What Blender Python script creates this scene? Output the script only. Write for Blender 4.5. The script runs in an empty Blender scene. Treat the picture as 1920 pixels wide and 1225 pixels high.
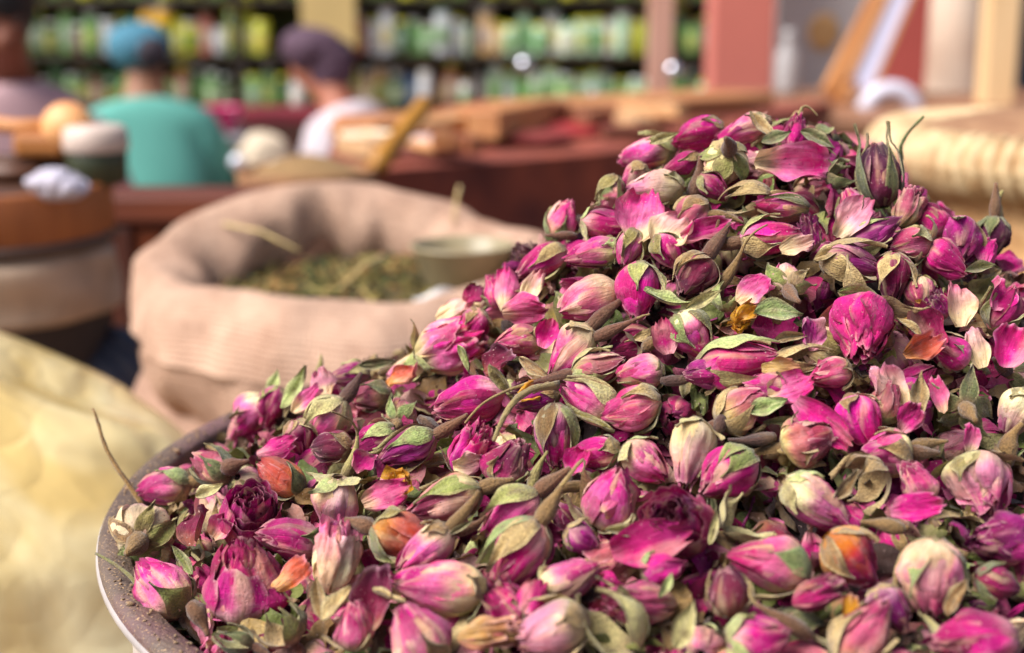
import bpy, bmesh, math, random
import numpy as np
from mathutils import Vector, Matrix

# ------------------------------------------------------------------ scene, camera
scene = bpy.context.scene
COL = scene.collection
rng = np.random.default_rng(7)
F_PX, W_PX, H_PX = 2667.0, 1920.0, 1225.0
PITCH = math.radians(13.0)
CAM = np.array([0.0, 0.0, 1.10])
FWD = np.array([0, math.cos(PITCH), -math.sin(PITCH)])
RIGHT = np.array([1.0, 0, 0])
UP = np.array([0, math.sin(PITCH), math.cos(PITCH)])

cam_d = bpy.data.cameras.new('camera')
cam = bpy.data.objects.new('camera', cam_d)
COL.objects.link(cam)
cam.location = CAM
cam.rotation_euler = (math.pi / 2 - PITCH, 0, 0)
cam_d.sensor_width = 36.0
cam_d.lens = 36.0 * F_PX / W_PX
cam_d.clip_start, cam_d.clip_end = 0.02, 400.0
cam_d.dof.use_dof = True
cam_d.dof.focus_distance = 0.388
cam_d.dof.aperture_fstop = 9.4
scene.camera = cam


def ray(px, py):
    return FWD + RIGHT * (px - W_PX / 2) / F_PX + UP * (H_PX / 2 - py) / F_PX


def at(px, py, Y):
    d = ray(px, py)
    return CAM + d * (Y / d[1])


def onz(px, py, z):
    d = ray(px, py)
    return CAM + d * ((z - CAM[2]) / d[2])


def pix(p):
    q = np.asarray(p, float) - CAM
    d = q @ FWD
    return 960 + F_PX * (q @ RIGHT) / d, 612.5 - F_PX * (q @ UP) / d, d


# ------------------------------------------------------------------ object helpers
def lin(c):
    c = np.asarray(c, float) / 255.0
    return np.where(c <= 0.04045, c / 12.92, ((c + 0.055) / 1.055) ** 2.4)


def tag(o, label=None, cat=None, group=None, kind=None):
    if label: o['label'] = label
    if cat: o['category'] = cat
    if group: o['group'] = group
    if kind: o['kind'] = kind
    return o


def empty(name, mat=None, loc=(0, 0, 0)):
    o = bpy.data.objects.new(name, None)
    COL.objects.link(o)
    o.empty_display_size = 0.01
    if mat is not None:
        o.matrix_world = mat
    else:
        o.location = loc
    return o


class Geo:
    """collects sheets and tubes and links them as ONE mesh object"""
    def __init__(s):
        s.v, s.f, s.c, s.u, s.n = [], [], [], [], 0

    def grid(s, P, col, uv=None, close=False):
        P = np.asarray(P, float)
        a, b = P.shape[:2]
        idx = np.arange(a * b).reshape(a, b) + s.n
        if close:
            idx = np.concatenate([idx, idx[:1]], 0)
        q = np.stack([idx[:-1, :-1], idx[1:, :-1], idx[1:, 1:], idx[:-1, 1:]], -1).reshape(-1, 4)
        s.v.append(P.reshape(-1, 3)); s.f.append(q)
        c = np.broadcast_to(np.asarray(col, float), (a, b, 3)).reshape(-1, 3)
        s.c.append(c)
        if uv is None:
            uu, vv = np.meshgrid(np.linspace(0, 1, a), np.linspace(0, 1, b), indexing='ij')
            uv = np.stack([uu, vv], -1)
        s.u.append(np.asarray(uv, float).reshape(-1, 2))
        s.n += a * b

    def tube(s, pts, rad, col, n=9, wob=0.0, cap=True):
        pts = np.asarray(pts, float); rad = np.asarray(rad, float)
        if cap:
            t0 = pts[0] - pts[1]; t0 /= np.linalg.norm(t0) + 1e-12
            t1 = pts[-1] - pts[-2]; t1 /= np.linalg.norm(t1) + 1e-12
            pts = np.concatenate([[pts[0] + t0 * rad[0] * .3], pts, [pts[-1] + t1 * rad[-1] * .3]])
            rad = np.concatenate([[rad[0] * .05], rad, [rad[-1] * .05]])
        T = np.gradient(pts, axis=0); T /= np.linalg.norm(T, axis=1, keepdims=True) + 1e-12
        ref = np.array([0.31, 0.87, 0.38])
        A = np.cross(T, ref); A /= np.linalg.norm(A, axis=1, keepdims=True) + 1e-12
        B = np.cross(T, A)
        th = np.linspace(0, 2 * np.pi, n, endpoint=False)
        w = 1 + wob * rng.normal(size=(n, len(pts)))
        P = pts[None] + (rad[None, :, None] * w[..., None]) * (np.cos(th)[:, None, None] * A[None] + np.sin(th)[:, None, None] * B[None])
        c = np.asarray(col, float)
        if c.ndim == 2 and cap:
            c = np.concatenate([c[:1], c, c[-1:]])
        s.grid(P, c, close=True)

    def revolve(s, prof, col, n=48, org=(0, 0, 0), fn=None):
        prof = np.asarray(prof, float)
        th = np.linspace(0, 2 * np.pi, n, endpoint=False)
        r = np.broadcast_to(prof[:, 0], (n, len(prof))).copy()
        z = np.broadcast_to(prof[:, 1], (n, len(prof))).copy()
        if fn is not None:
            r, z = fn(th[:, None], r, z)
        P = np.stack([r * np.cos(th)[:, None], r * np.sin(th)[:, None], z], -1) + np.asarray(org)
        uu, vv = np.meshgrid(np.arange(n) / n, np.linspace(0, 1, len(prof)), indexing='ij')
        s.grid(P, col, np.stack([uu, vv], -1), close=True)

    def box(s, lo, hi, col=(1, 1, 1), M=None):
        lo = np.asarray(lo, float); hi = np.asarray(hi, float)
        fs = [(0, 1, 3, 2), (4, 6, 7, 5), (0, 4, 5, 1), (2, 3, 7, 6), (0, 2, 6, 4), (1, 5, 7, 3)]
        c = np.array([[(hi if i & 4 else lo)[0], (hi if i & 2 else lo)[1], (hi if i & 1 else lo)[2]] for i in range(8)])
        if M is not None:
            c = c @ np.asarray(M)[:3, :3].T + np.asarray(M)[:3, 3]
        s.v.append(c); s.f.append(np.array(fs) + s.n)
        s.c.append(np.broadcast_to(np.asarray(col, float), (8, 3)))
        s.u.append(np.array([[i & 1, (i >> 1) & 1] for i in range(8)], float))
        s.n += 8

    def build(s, name, mat, parent=None, smooth=True, bevel=0.0, sub=0):
        V = np.concatenate(s.v); Fq = np.concatenate(s.f); C = np.concatenate(s.c); U = np.concatenate(s.u)
        me = bpy.data.meshes.new(name)
        me.vertices.add(len(V)); me.vertices.foreach_set('co', V.ravel())
        me.loops.add(Fq.size); me.loops.foreach_set('vertex_index', Fq.ravel().astype(np.int32))
        me.polygons.add(len(Fq)); me.polygons.foreach_set('loop_start', np.arange(0, Fq.size, 4, dtype=np.int32))
        me.update(calc_edges=True)
        me.polygons.foreach_set('use_smooth', np.full(len(Fq), bool(smooth)))
        ca = me.attributes.new('Col', 'FLOAT_COLOR', 'POINT')
        ca.data.foreach_set('color', np.concatenate([np.clip(C, 0, 1), np.ones((len(C), 1))], 1).ravel())
        ul = me.uv_layers.new(name='UVMap')
        ul.data.foreach_set('uv', U[Fq.ravel()].ravel())
        me.materials.append(mat)
        o = bpy.data.objects.new(name, me)
        COL.objects.link(o)
        if parent is not None: o.parent = parent
        if bevel:
            m = o.modifiers.new('bevel', 'BEVEL'); m.width = bevel; m.segments = 2
        if sub:
            m = o.modifiers.new('sub', 'SUBSURF'); m.levels = sub; m.render_levels = sub
        return o


class Waves:
    """smooth random field made of a few sines"""
    def __init__(s, freq, n=7, dim=2, seed=None):
        r = np.random.default_rng(seed if seed is not None else rng.integers(1 << 30))
        k = r.normal(size=(n, dim)); k /= np.linalg.norm(k, axis=1, keepdims=True)
        s.k = k * (freq * r.uniform(.5, 1.7, size=(n, 1))); s.p = r.uniform(0, 6.28, n); s.n = n

    def __call__(s, *x):
        X = np.stack(np.broadcast_arrays(*x), -1)
        return np.sin(X @ s.k.T + s.p).sum(-1) / math.sqrt(s.n)


def sst(a, b, x):
    t = np.clip((x - a) / (b - a), 0, 1)
    return t * t * (3 - 2 * t)


# ------------------------------------------------------------------ materials
def new_mat(name):
    m = bpy.data.materials.new(name); m.use_nodes = True
    nt = m.node_tree; nt.nodes.clear()
    return m, nt, nt.nodes.new, nt.links.new


def mat_basic(name, color=None, rough=0.6, var=0.25, scale=8.0, bump=0.0, bscale=40.0, metal=0.0, spec=0.5, attr=False, stretch=(1, 1, 1),
              color2=None, coord='Object', sheen=0.0, alpha_trans=0.0, detail=6.0, bdist=0.01):
    m, nt, N, L = new_mat(name)
    out = N('ShaderNodeOutputMaterial'); b = N('ShaderNodeBsdfPrincipled')
    tc = N('ShaderNodeTexCoord'); mp = N('ShaderNodeMapping'); mp.inputs['Scale'].default_value = stretch
    L(tc.outputs[coord], mp.inputs['Vector'])
    nz = N('ShaderNodeTexNoise'); nz.inputs['Scale'].default_value = scale; nz.inputs['Detail'].default_value = detail
    L(mp.outputs[0], nz.inputs['Vector'])
    mix = N('ShaderNodeMix'); mix.data_type = 'RGBA'
    rp = N('ShaderNodeMapRange'); rp.inputs['From Min'].default_value = .3; rp.inputs['From Max'].default_value = .7
    L(nz.outputs['Fac'], rp.inputs['Value']); L(rp.outputs[0], mix.inputs['Factor'])
    if attr:
        a = N('ShaderNodeAttribute'); a.attribute_name = 'Col'
        d = N('ShaderNodeMix'); d.data_type = 'RGBA'; d.blend_type = 'MULTIPLY'; d.inputs['Factor'].default_value = 1
        L(a.outputs['Color'], d.inputs['A']); d.inputs['B'].default_value = (1 - var,) * 3 + (1,)
        L(d.outputs['Result'], mix.inputs['A']); L(a.outputs['Color'], mix.inputs['B'])
    else:
        c = np.asarray(color, float)
        c2 = np.asarray(color2, float) if color2 is not None else c * (1 - var)
        mix.inputs['A'].default_value = tuple(c2) + (1,); mix.inputs['B'].default_value = tuple(c) + (1,)
    L(mix.outputs['Result'], b.inputs['Base Color'])
    b.inputs['Roughness'].default_value = rough; b.inputs['Metallic'].default_value = metal
    b.inputs['Specular IOR Level'].default_value = spec
    if sheen: b.inputs['Sheen Weight'].default_value = sheen
    if bump:
        n2 = N('ShaderNodeTexNoise'); n2.inputs['Scale'].default_value = bscale; n2.inputs['Detail'].default_value = 5
        L(mp.outputs[0], n2.inputs['Vector'])
        bp = N('ShaderNodeBump'); bp.inputs['Strength'].default_value = bump; bp.inputs['Distance'].default_value = bdist
        L(n2.outputs['Fac'], bp.inputs['Height']); L(bp.outputs[0], b.inputs['Normal'])
    if alpha_trans:
        t = N('ShaderNodeBsdfTranslucent'); L(mix.outputs['Result'], t.inputs['Color'])
        ms = N('ShaderNodeMixShader'); ms.inputs[0].default_value = alpha_trans
        L(b.outputs[0], ms.inputs[1]); L(t.outputs[0], ms.inputs[2]); L(ms.outputs[0], out.inputs['Surface'])
    else:
        L(b.outputs[0], out.inputs['Surface'])
    return m


def mat_petal(name):
    m, nt, N, L = new_mat(name)
    out = N('ShaderNodeOutputMaterial'); b = N('ShaderNodeBsdfPrincipled')
    tc = N('ShaderNodeTexCoord')
    at_ = N('ShaderNodeAttribute'); at_.attribute_name = 'Col'
    # fine lengthwise veins from the petal's own uv
    mp = N('ShaderNodeMapping'); mp.inputs['Scale'].default_value = (26, 2.2, 1); L(tc.outputs['UV'], mp.inputs['Vector'])
    vein = N('ShaderNodeTexNoise'); vein.inputs['Scale'].default_value = 1.0; vein.inputs['Detail'].default_value = 5; vein.inputs['Roughness'].default_value = .65
    L(mp.outputs[0], vein.inputs['Vector'])
    # papery creases and blotches in the petal's volume
    crease = N('ShaderNodeTexNoise'); crease.inputs['Scale'].default_value = 420; crease.inputs['Detail'].default_value = 7; crease.inputs['Roughness'].default_value = .62
    crease.inputs['Distortion'].default_value = .6
    L(tc.outputs['Object'], crease.inputs['Vector'])
    blotch = N('ShaderNodeTexNoise'); blotch.inputs['Scale'].default_value = 170; blotch.inputs['Detail'].default_value = 6
    L(tc.outputs['Object'], blotch.inputs['Vector'])
    hsv = N('ShaderNodeHueSaturation')
    r1 = N('ShaderNodeMapRange'); r1.inputs['From Min'].default_value = .3; r1.inputs['From Max'].default_value = .7
    r1.inputs['To Min'].default_value = .66; r1.inputs['To Max'].default_value = 1.24
    L(blotch.outputs['Fac'], r1.inputs['Value'])
    r2 = N('ShaderNodeMapRange'); r2.inputs['From Min'].default_value = .32; r2.inputs['From Max'].default_value = .68
    r2.inputs['To Min'].default_value = .78; r2.inputs['To Max'].default_value = 1.14
    L(vein.outputs['Fac'], r2.inputs['Value'])
    mu = N('ShaderNodeMath'); mu.operation = 'MULTIPLY'; L(r1.outputs[0], mu.inputs[0]); L(r2.outputs[0], mu.inputs[1])
    L(at_.outputs['Color'], hsv.inputs['Color']); L(mu.outputs[0], hsv.inputs['Value'])
    r3 = N('ShaderNodeMapRange'); r3.inputs['From Min'].default_value = .35; r3.inputs['From Max'].default_value = .75
    r3.inputs['To Min'].default_value = 1.12; r3.inputs['To Max'].default_value = .9
    L(crease.outputs['Fac'], r3.inputs['Value']); L(r3.outputs[0], hsv.inputs['Saturation'])
    # pale dust specks and a few dark flecks
    sp = N('ShaderNodeTexNoise'); sp.inputs['Scale'].default_value = 1500; sp.inputs['Detail'].default_value = 2
    L(tc.outputs['Object'], sp.inputs['Vector'])
    st = N('ShaderNodeMapRange'); st.inputs['From Min'].default_value = .69; st.inputs['From Max'].default_value = .74; L(sp.outputs['Fac'], st.inputs['Value'])
    mx = N('ShaderNodeMix'); mx.data_type = 'RGBA'; L(st.outputs[0], mx.inputs['Factor']); L(hsv.outputs[0], mx.inputs['A'])
    mx.inputs['B'].default_value = (.62, .42, .36, 1)
    sd = N('ShaderNodeMapRange'); sd.inputs['From Min'].default_value = .29; sd.inputs['From Max'].default_value = .25; L(sp.outputs['Fac'], sd.inputs['Value'])
    my = N('ShaderNodeMix'); my.data_type = 'RGBA'; L(sd.outputs[0], my.inputs['Factor']); L(mx.outputs['Result'], my.inputs['A'])
    my.inputs['B'].default_value = (.07, .02, .025, 1)
    L(my.outputs['Result'], b.inputs['Base Color'])
    b.inputs['Roughness'].default_value = .62; b.inputs['Specular IOR Level'].default_value = .3
    b.inputs['Sheen Weight'].default_value = .12
    ad = N('ShaderNodeMath'); ad.operation = 'MULTIPLY_ADD'; ad.inputs[1].default_value = .7
    L(vein.outputs['Fac'], ad.inputs[0]); L(crease.outputs['Fac'], ad.inputs[2])
    bp = N('ShaderNodeBump'); bp.inputs['Strength'].default_value = .75; bp.inputs['Distance'].default_value = .0011
    L(ad.outputs[0], bp.inputs['Height']); L(bp.outputs[0], b.inputs['Normal'])
    t = N('ShaderNodeBsdfTranslucent'); L(my.outputs['Result'], t.inputs['Color'])
    ms = N('ShaderNodeMixShader'); ms.inputs[0].default_value = .16
    L(b.outputs[0], ms.inputs[1]); L(t.outputs[0], ms.inputs[2]); L(ms.outputs[0], out.inputs['Surface'])
    return m


def mat_sepal(name):
    m, nt, N, L = new_mat(name)
    out = N('ShaderNodeOutputMaterial'); b = N('ShaderNodeBsdfPrincipled')
    tc = N('ShaderNodeTexCoord'); a = N('ShaderNodeAttribute'); a.attribute_name = 'Col'
    n1 = N('ShaderNodeTexNoise'); n1.inputs['Scale'].default_value = 260; n1.inputs['Detail'].default_value = 6; L(tc.outputs['Object'], n1.inputs['Vector'])
    r1 = N('ShaderNodeMapRange'); r1.inputs['From Min'].default_value = .5; r1.inputs['From Max'].default_value = .72; r1.inputs['To Max'].default_value = .65
    L(n1.outputs['Fac'], r1.inputs['Value'])
    mx = N('ShaderNodeMix'); mx.data_type = 'RGBA'; L(r1.outputs[0], mx.inputs['Factor']); L(a.outputs['Color'], mx.inputs['A'])
    mx.inputs['B'].default_value = (.15, .085, .045, 1)
    n2 = N('ShaderNodeTexNoise'); n2.inputs['Scale'].default_value = 1700; n2.inputs['Detail'].default_value = 3; L(tc.outputs['Object'], n2.inputs['Vector'])
    r2 = N('ShaderNodeMapRange'); r2.inputs['From Min'].default_value = .3; r2.inputs['From Max'].default_value = .7; r2.inputs['To Min'].default_value = .66; r2.inputs['To Max'].default_value = 1.3
    L(n2.outputs['Fac'], r2.inputs['Value'])
    hs = N('ShaderNodeHueSaturation'); L(mx.outputs['Result'], hs.inputs['Color']); L(r2.outputs[0], hs.inputs['Value'])
    L(hs.outputs[0], b.inputs['Base Color'])
    b.inputs['Roughness'].default_value = .8; b.inputs['Specular IOR Level'].default_value = .25; b.inputs['Sheen Weight'].default_value = .25
    mp = N('ShaderNodeMapping'); mp.inputs['Scale'].default_value = (9, 1.5, 1); L(tc.outputs['UV'], mp.inputs['Vector'])
    n3 = N('ShaderNodeTexNoise'); n3.inputs['Scale'].default_value = 2; n3.inputs['Detail'].default_value = 4; L(mp.outputs[0], n3.inputs['Vector'])
    ad = N('ShaderNodeMath'); ad.operation = 'ADD'; L(n3.outputs['Fac'], ad.inputs[0]); L(n2.outputs['Fac'], ad.inputs[1])
    bp = N('ShaderNodeBump'); bp.inputs['Strength'].default_value = .7; bp.inputs['Distance'].default_value = .0007
    L(ad.outputs[0], bp.inputs['Height']); L(bp.outputs[0], b.inputs['Normal'])
    L(b.outputs[0], out.inputs['Surface'])
    return m


M_PETAL = mat_petal('dried_petal')
M_SEPAL = mat_sepal('dried_sepal')
# ------------------------------------------------------------------ rose bud parts
CREAM = lin((234, 202, 158))
PAL = {  # base, middle, tip, where the base fades, where the tip begins
    'mag': (lin((222, 150, 156)), lin((190, 38, 116)), lin((160, 18, 88)), .16, .58),
    'bright': (lin((224, 130, 160)), lin((216, 42, 134)), lin((196, 24, 110)), .12, .62),
    'pink': (CREAM, lin((222, 106, 154)), lin((204, 48, 124)), .28, .60),
    'rose': (lin((220, 176, 144)), lin((212, 98, 138)), lin((186, 50, 108)), .24, .6),
    'pale': (lin((232, 198, 160)), lin((228, 150, 166)), lin((214, 98, 142)), .32, .76),
    'cream': (lin((238, 208, 162)), lin((234, 180, 166)), lin((220, 104, 152)), .46, .74),
    'deep': (lin((166, 50, 84)), lin((152, 14, 80)), lin((118, 8, 66)), .12, .6),
    'wine': (lin((202, 84, 120)), lin((184, 20, 106)), lin((156, 14, 96)), .12, .6),
    'pur': (lin((208, 146, 152)), lin((166, 42, 118)), lin((130, 18, 84)), .2, .6),
    'dull': (lin((196, 158, 112)), lin((190, 104, 116)), lin((162, 58, 90)), .32, .68),
    'dusk': (lin((148, 86, 72)), lin((128, 36, 66)), lin((96, 16, 52)), .2, .6),
    'sal': (lin((222, 150, 92)), lin((210, 106, 82)), lin((200, 88, 84)), .3, .7),
    'orange': (lin((206, 130, 44)), lin((206, 84, 84)), lin((192, 34, 110)), .36, .56),
    'tan': (lin((200, 162, 102)), lin((190, 136, 92)), lin((180, 106, 86)), .4, .7),
    'gold': (lin((206, 148, 52)), lin((214, 150, 50)), lin((196, 120, 38)), .4, .7),
    'black': (lin((84, 28, 52)), lin((96, 14, 60)), lin((64, 8, 42)), .2, .6),
}
GREENS = [lin((128, 132, 66)), lin((112, 120, 56)), lin((146, 144, 78)), lin((124, 110, 56)), lin((102, 98, 48)), lin((132, 146, 82))]
PALE_G = [lin((164, 172, 104)), lin((178, 166, 108))]
TANS = [lin((154, 122, 74)), lin((136, 102, 60)), lin((174, 146, 94))]
BROWNS = [lin((106, 72, 48)), lin((90, 56, 40)), lin((120, 92, 54)), lin((78, 52, 44))]

_h = np.linspace(0, 1, 101)


def profile(open_):
    k = np.array([0, .05, .13, .25, .42, .6, .78, .92, 1.0])
    closed = np.array([.22, .50, .76, .94, 1.0, .90, .66, .36, .12])
    wide = np.array([.20, .45, .68, .86, .97, 1.0, 1.0, 1.02, 1.06])
    y = np.interp(_h, k, closed * (1 - open_) + wide * open_)
    ker = np.hanning(13); ker /= ker.sum()
    yp = np.concatenate([np.full(6, y[0]), y, np.full(6, y[-1])])
    return np.convolve(yp, ker, 'valid')


def pal_color(pal, t, jit=0.0, fade=0.0):
    b, m, tip, e0, e1 = PAL[pal]
    t = t + jit
    k0 = sst(e0 - .2, e0 + .14, t)[..., None]; k1 = sst(e1 - .12, e1 + .3, t)[..., None]
    c = b * (1 - k0) + m * k0
    c = c * (1 - k1) + tip * k1
    return c * (1 - fade) + CREAM * fade


def petals_geo(L, W, kind, pal, r):
    g = Geo()
    nu, nv = 17, 16
    u, v = np.meshgrid(np.linspace(-1, 1, nu), np.linspace(0, 1, nv), indexing='ij')
    if kind == 'closed':
        layers = [(1.0, r.uniform(.0, .05), 5, 1.0, .95), (.80, 0.0, 3, 1.03, 1.15)]
        ruf, crum, opn = .05, .062, r.uniform(0, .12)
    elif kind == 'half':
        layers = [(1.14, .30, 4, .76, .9), (1.0, .16, 4, .93, .85), (.72, .2, 3, 1.0, 1.0), (.5, .3, 3, 1.0, 1.1), (.26, .35, 2, .99, 1.4)]
        ruf, crum, opn = .09, .085, .25
    elif kind == 'open':
        layers = [(1.16, .9, 5, .80, .85), (1.0, .72, 5, .9, .8), (.8, .62, 4, .96, .85), (.6, .6, 4, .98, .9), (.42, .6, 3, .97, 1.0), (.24, .6, 3, .95, 1.1), (.1, .6, 2, .93, 1.4)]
        ruf, crum, opn = .05, .05, .6
    else:  # crumple: a shrivelled, ruffled flower
        layers = [(1.1, .75, 5, .9, .7), (.9, .6, 5, 1.0, .7), (.65, .5, 4, 1.05, .8), (.4, .5, 4, 1.06, .9), (.2, .5, 3, 1.05, 1.2)]
        ruf, crum, opn = .13, .16, .5
    ph = r.uniform(0, 6.28)
    body = Waves(2.6, dim=3, seed=int(r.integers(1 << 30))); pleat = Waves(7.5, dim=3, n=9, seed=int(r.integers(1 << 30))); dry = r.uniform(.35, 1.25)
    for li, (sc, op, n, hk, wid) in enumerate(layers):
        prof = profile(min(1, op + r.uniform(-.04, .06)))
        for k in range(n):
            ph += 2 * math.pi / n + r.uniform(-.25, .25)
            half = wid * r.uniform(.85, 1.15) * (1.25 if n >= 5 else 1.45)
            edk = .10 if kind in ('closed', 'crumple') else .045
            hh = hk * r.uniform(.9, 1.04) if kind != 'closed' else hk * (r.uniform(.72, .95) if (li == 0 and k > 2) else r.uniform(.95, 1.03))
            wv = .42 + .58 * np.sin(np.pi * np.clip(v * .62 + .08, 0, 1))
            edge = Waves(5.0, dim=2, n=6, seed=int(r.integers(1 << 30)))
            h = v * (1 - (.16 + edk * edge(u, u * .3)) * np.abs(u) ** 2.2 * sst(.3, 1, v)) + .035 * edge(u * 1.8, 0 * u) * v ** 4
            hc = np.clip(h, 0, 1)
            rr = np.interp(hc, _h, prof)
            lay = .035 * (li == 0) * (k % 5) / 5
            over = (.105 + .06 * (kind == 'half') + .03 * k / n) * (u * .5 + .5) * sst(.02, .4, v)     # one edge lies over the next petal
            curl = .10 * np.abs(u) ** 5 * sst(.35, 1, v) * r.uniform(-.2, 1.2)
            cr = Waves(6.0, dim=2, n=8, seed=int(r.integers(1 << 30)))
            cr2 = Waves(15.0, dim=2, n=8, seed=int(r.integers(1 << 30)))
            crum_ = crum * (cr(u * 1.2, v) * .8 + (1 - np.abs(cr2(u * 1.5, v * .9))) * .45) * sst(.02, .45, v)
            rf = ruf * np.sin(u * r.uniform(2, 4.5) + r.uniform(0, 6)) * sst(.55, 1, v) + ruf * .7 * edge(u * 2, v) * sst(.5, 1, v)
            ang = ph + u * half * wv
            R = W * (sc * rr + lay + over + curl + crum_ + rf)
            R = R * (1 + .085 * body(np.cos(ang), np.sin(ang), h * 2.2))
            R = R * (1 + dry * (.045 * pleat(np.cos(ang), np.sin(ang), h * .7) - .075 * (1 - np.abs(pleat(np.cos(ang) * .8 + 3, np.sin(ang) * .8, h * .5))).clip(0, 1) ** 2) * sst(.05, .3, v))
            R = np.maximum(R, W * .03)
            z = L * hh * h + W * (.5 * crum_ + .6 * rf * (kind in ('open', 'crumple')))
            P = np.stack([R * np.cos(ang), R * np.sin(ang), z], -1)
            fade = .6 * sst(.25, 1.3, cr(u * .8 + 2, v * .5) + .45 * cr2(u * 1.6, v * .3)) if pal in ('pink', 'rose', 'cream', 'pale', 'dull') else .40 * sst(.45, 1.5, cr(u + 2, v * .6) + .45 * cr2(u * 1.6, v * .3))
            fade = np.asarray(fade)[..., None] * np.ones_like(P)
            t = v * .95 + .06 * cr(u * 1.3, v) - .05
            c = pal_color(pal, t, r.uniform(-.14, .10) + .16 * min(li, 2), fade)
            c = c * (1 + .19 * float(np.clip(r.normal(), -1.5, 1.5))) * np.array([1, 1 + .14 * r.normal(), 1 + .10 * r.normal()])
            rim_ = (sst(.86, 1, np.abs(u)) * sst(.4, .8, v) + sst(.93, 1, v))[..., None].clip(0, 1)
            # dried edge: paler or browned
            c = c * (1 - .6 * rim_) + (.6 * rim_) * (lin((226, 170, 170)) if r.random() < .6 else lin((120, 50, 60)))
            g.grid(P, c, np.stack([u * .5 + .5 + k * 1.7 + li * 5.1, v], -1))
    return g


def sepal_geo(L, W, ang, length, width, spread, col, r, op=0.0):
    g = Geo()
    n, nu = 18, 7
    prof = profile(op)
    ds = length * L / (n - 1)
    rr, zz = W * .30, -.01 * L
    path = []
    for i in range(n):
        s = i / (n - 1)
        h = np.clip(zz / L, 0, 1)
        a0 = float(np.interp(h, _h, prof)); a1 = float(np.interp(min(1, h + .04), _h, prof))
        th = math.atan2((a1 - a0) * W, .04 * L) if h < .98 else -.25
        th = th + spread * (s ** 1.3) * 2.4 + max(0, spread - .4) * .9
        path.append((rr, zz))
        rr += math.sin(th) * ds; zz += math.cos(th) * ds
        if spread < .5:
            rmin = W * float(np.interp(np.clip(zz / L, 0, 1), _h, prof)) * 1.17 + W * .05
            if zz < L * .97: rr = max(rr, rmin)
        rr = max(rr, W * .1)
    path = np.array(path)
    s = np.linspace(0, 1, n)
    wv = width * W * (.40 + .72 * np.sin(np.pi * np.clip(s ** .72, 0, 1))) * (1 - sst(.35, 1, s) * .93)
    u = np.linspace(-1, 1, nu)
    w1 = Waves(4, dim=2, n=5, seed=int(r.integers(1 << 30)))
    U, S = np.meshgrid(u, s, indexing='ij')
    Rr = path[None, :, 0] * np.ones_like(U); Zz = path[None, :, 1] * np.ones_like(U)
    off = U * wv[None] * (1 + .16 * w1(U, S * 2))
    tw = r.normal() * .35 * sst(.45, 1, S)
    cup = r.uniform(-.06, .16)
    Rr = Rr + W * (.07 * w1(U * .8 + 3, S * 2.2) * sst(.1, .6, S)) + W * cup * U ** 2 * sst(.15, .5, S) - off * np.sin(tw) - W * .03 * (np.abs(U) < .2)
    Rr = np.maximum(Rr, W * .05)
    aa = ang + off * np.cos(tw) / np.maximum(Rr, W * .45) + .22 * r.normal() * sst(.3, 1, S)
    P = np.stack([Rr * np.cos(aa), Rr * np.sin(aa), Zz + W * .05 * w1(S * 3, U)], -1)
    pale = lin((196, 176, 128))
    k = (sst(.66, 1, np.abs(U)) * .5 + .10 * (np.abs(U) < .1))[..., None]
    c = col * (1 - k) + pale * k
    b = (sst(.0, .22, S) * .75 + .25)[..., None]
    c = c * b + (1 - b) * BROWNS[0]
    tip = sst(.7, 1, S)[..., None] * .4
    c = c * (1 - tip) + tip * lin((120, 92, 60))
    c = c * (1 + .08 * w1(U * 2, S * 5)[..., None])
    g.grid(P, c, np.stack([U * .5 + .5, S * 3], -1))
    # the paler inner face, a hair's breadth inside
    T = np.gradient(P, axis=1); A = np.gradient(P, axis=0)
    Nn = np.cross(A, T); Nn /= np.linalg.norm(Nn, axis=-1, keepdims=True) + 1e-12
    Pin = P - Nn * .00028 * (1 - .9 * np.abs(U[..., None]) ** 4)
    g.grid(Pin[::-1], (c * .72 + pale * .28)[::-1], np.stack([U * .5 + .5, S * 3], -1)[::-1])
    return g


def hip_geo(L, W, hl, col, r, big=1.0):
    g = Geo()
    zz = np.array([.07, .0, -.12, -.30, -.5, -.7, -.88, -1.0])
    rad = np.array([.30, .36, .40, .41, .34, .23, .15, .12]) * W * big
    z = np.where(zz > 0, zz * L, zz * hl)
    bend = r.normal(size=2) * .12 * hl
    pts = np.stack([bend[0] * (zz.clip(-1, 0)) ** 2, bend[1] * (zz.clip(-1, 0)) ** 2, z], -1)
    s = np.linspace(0, 1, len(zz))[:, None]
    c = col * (.9 + .3 * s)
    g.tube(pts, rad, c, n=10, wob=.045)
    return g, pts[-1], rad[-1]


def stem_geo(p0, r0, length, r, col, curl=1.0, d0=(0, 0, -1)):
    g = Geo()
    n = 12
    d = np.array(d0, float); p = np.array(p0, float); pts = [p.copy()]
    k = r.normal(size=3) * .16 * curl
    for i in range(n):
        d = d + k + r.normal(size=3) * .06; d /= np.linalg.norm(d)
        p = p + d * length / n; pts.append(p.copy())
    rad = np.linspace(r0 * .95, r0 * .55, n + 1)
    g.tube(pts, rad, col, n=7, wob=.08)
    return g


def frame_axes(axis, roll):
    z = np.asarray(axis, float); z /= np.linalg.norm(z)
    x = np.cross(z, [.123, .77, .4]); x /= np.linalg.norm(x); y = np.cross(z, x)
    c, s = math.cos(roll), math.sin(roll)
    return c * x + s * y, -s * x + c * y, z


def img_axis(ang, tilt):
    a, t = math.radians(ang), math.radians(tilt)
    return math.cos(t) * (RIGHT * math.cos(a) + UP * math.sin(a)) - math.sin(t) * FWD


def mat4(x, y, z, o):
    return Matrix(((x[0], y[0], z[0], o[0]), (x[1], y[1], z[1], o[1]), (x[2], y[2], z[2], o[2]), (0, 0, 0, 1)))


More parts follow.
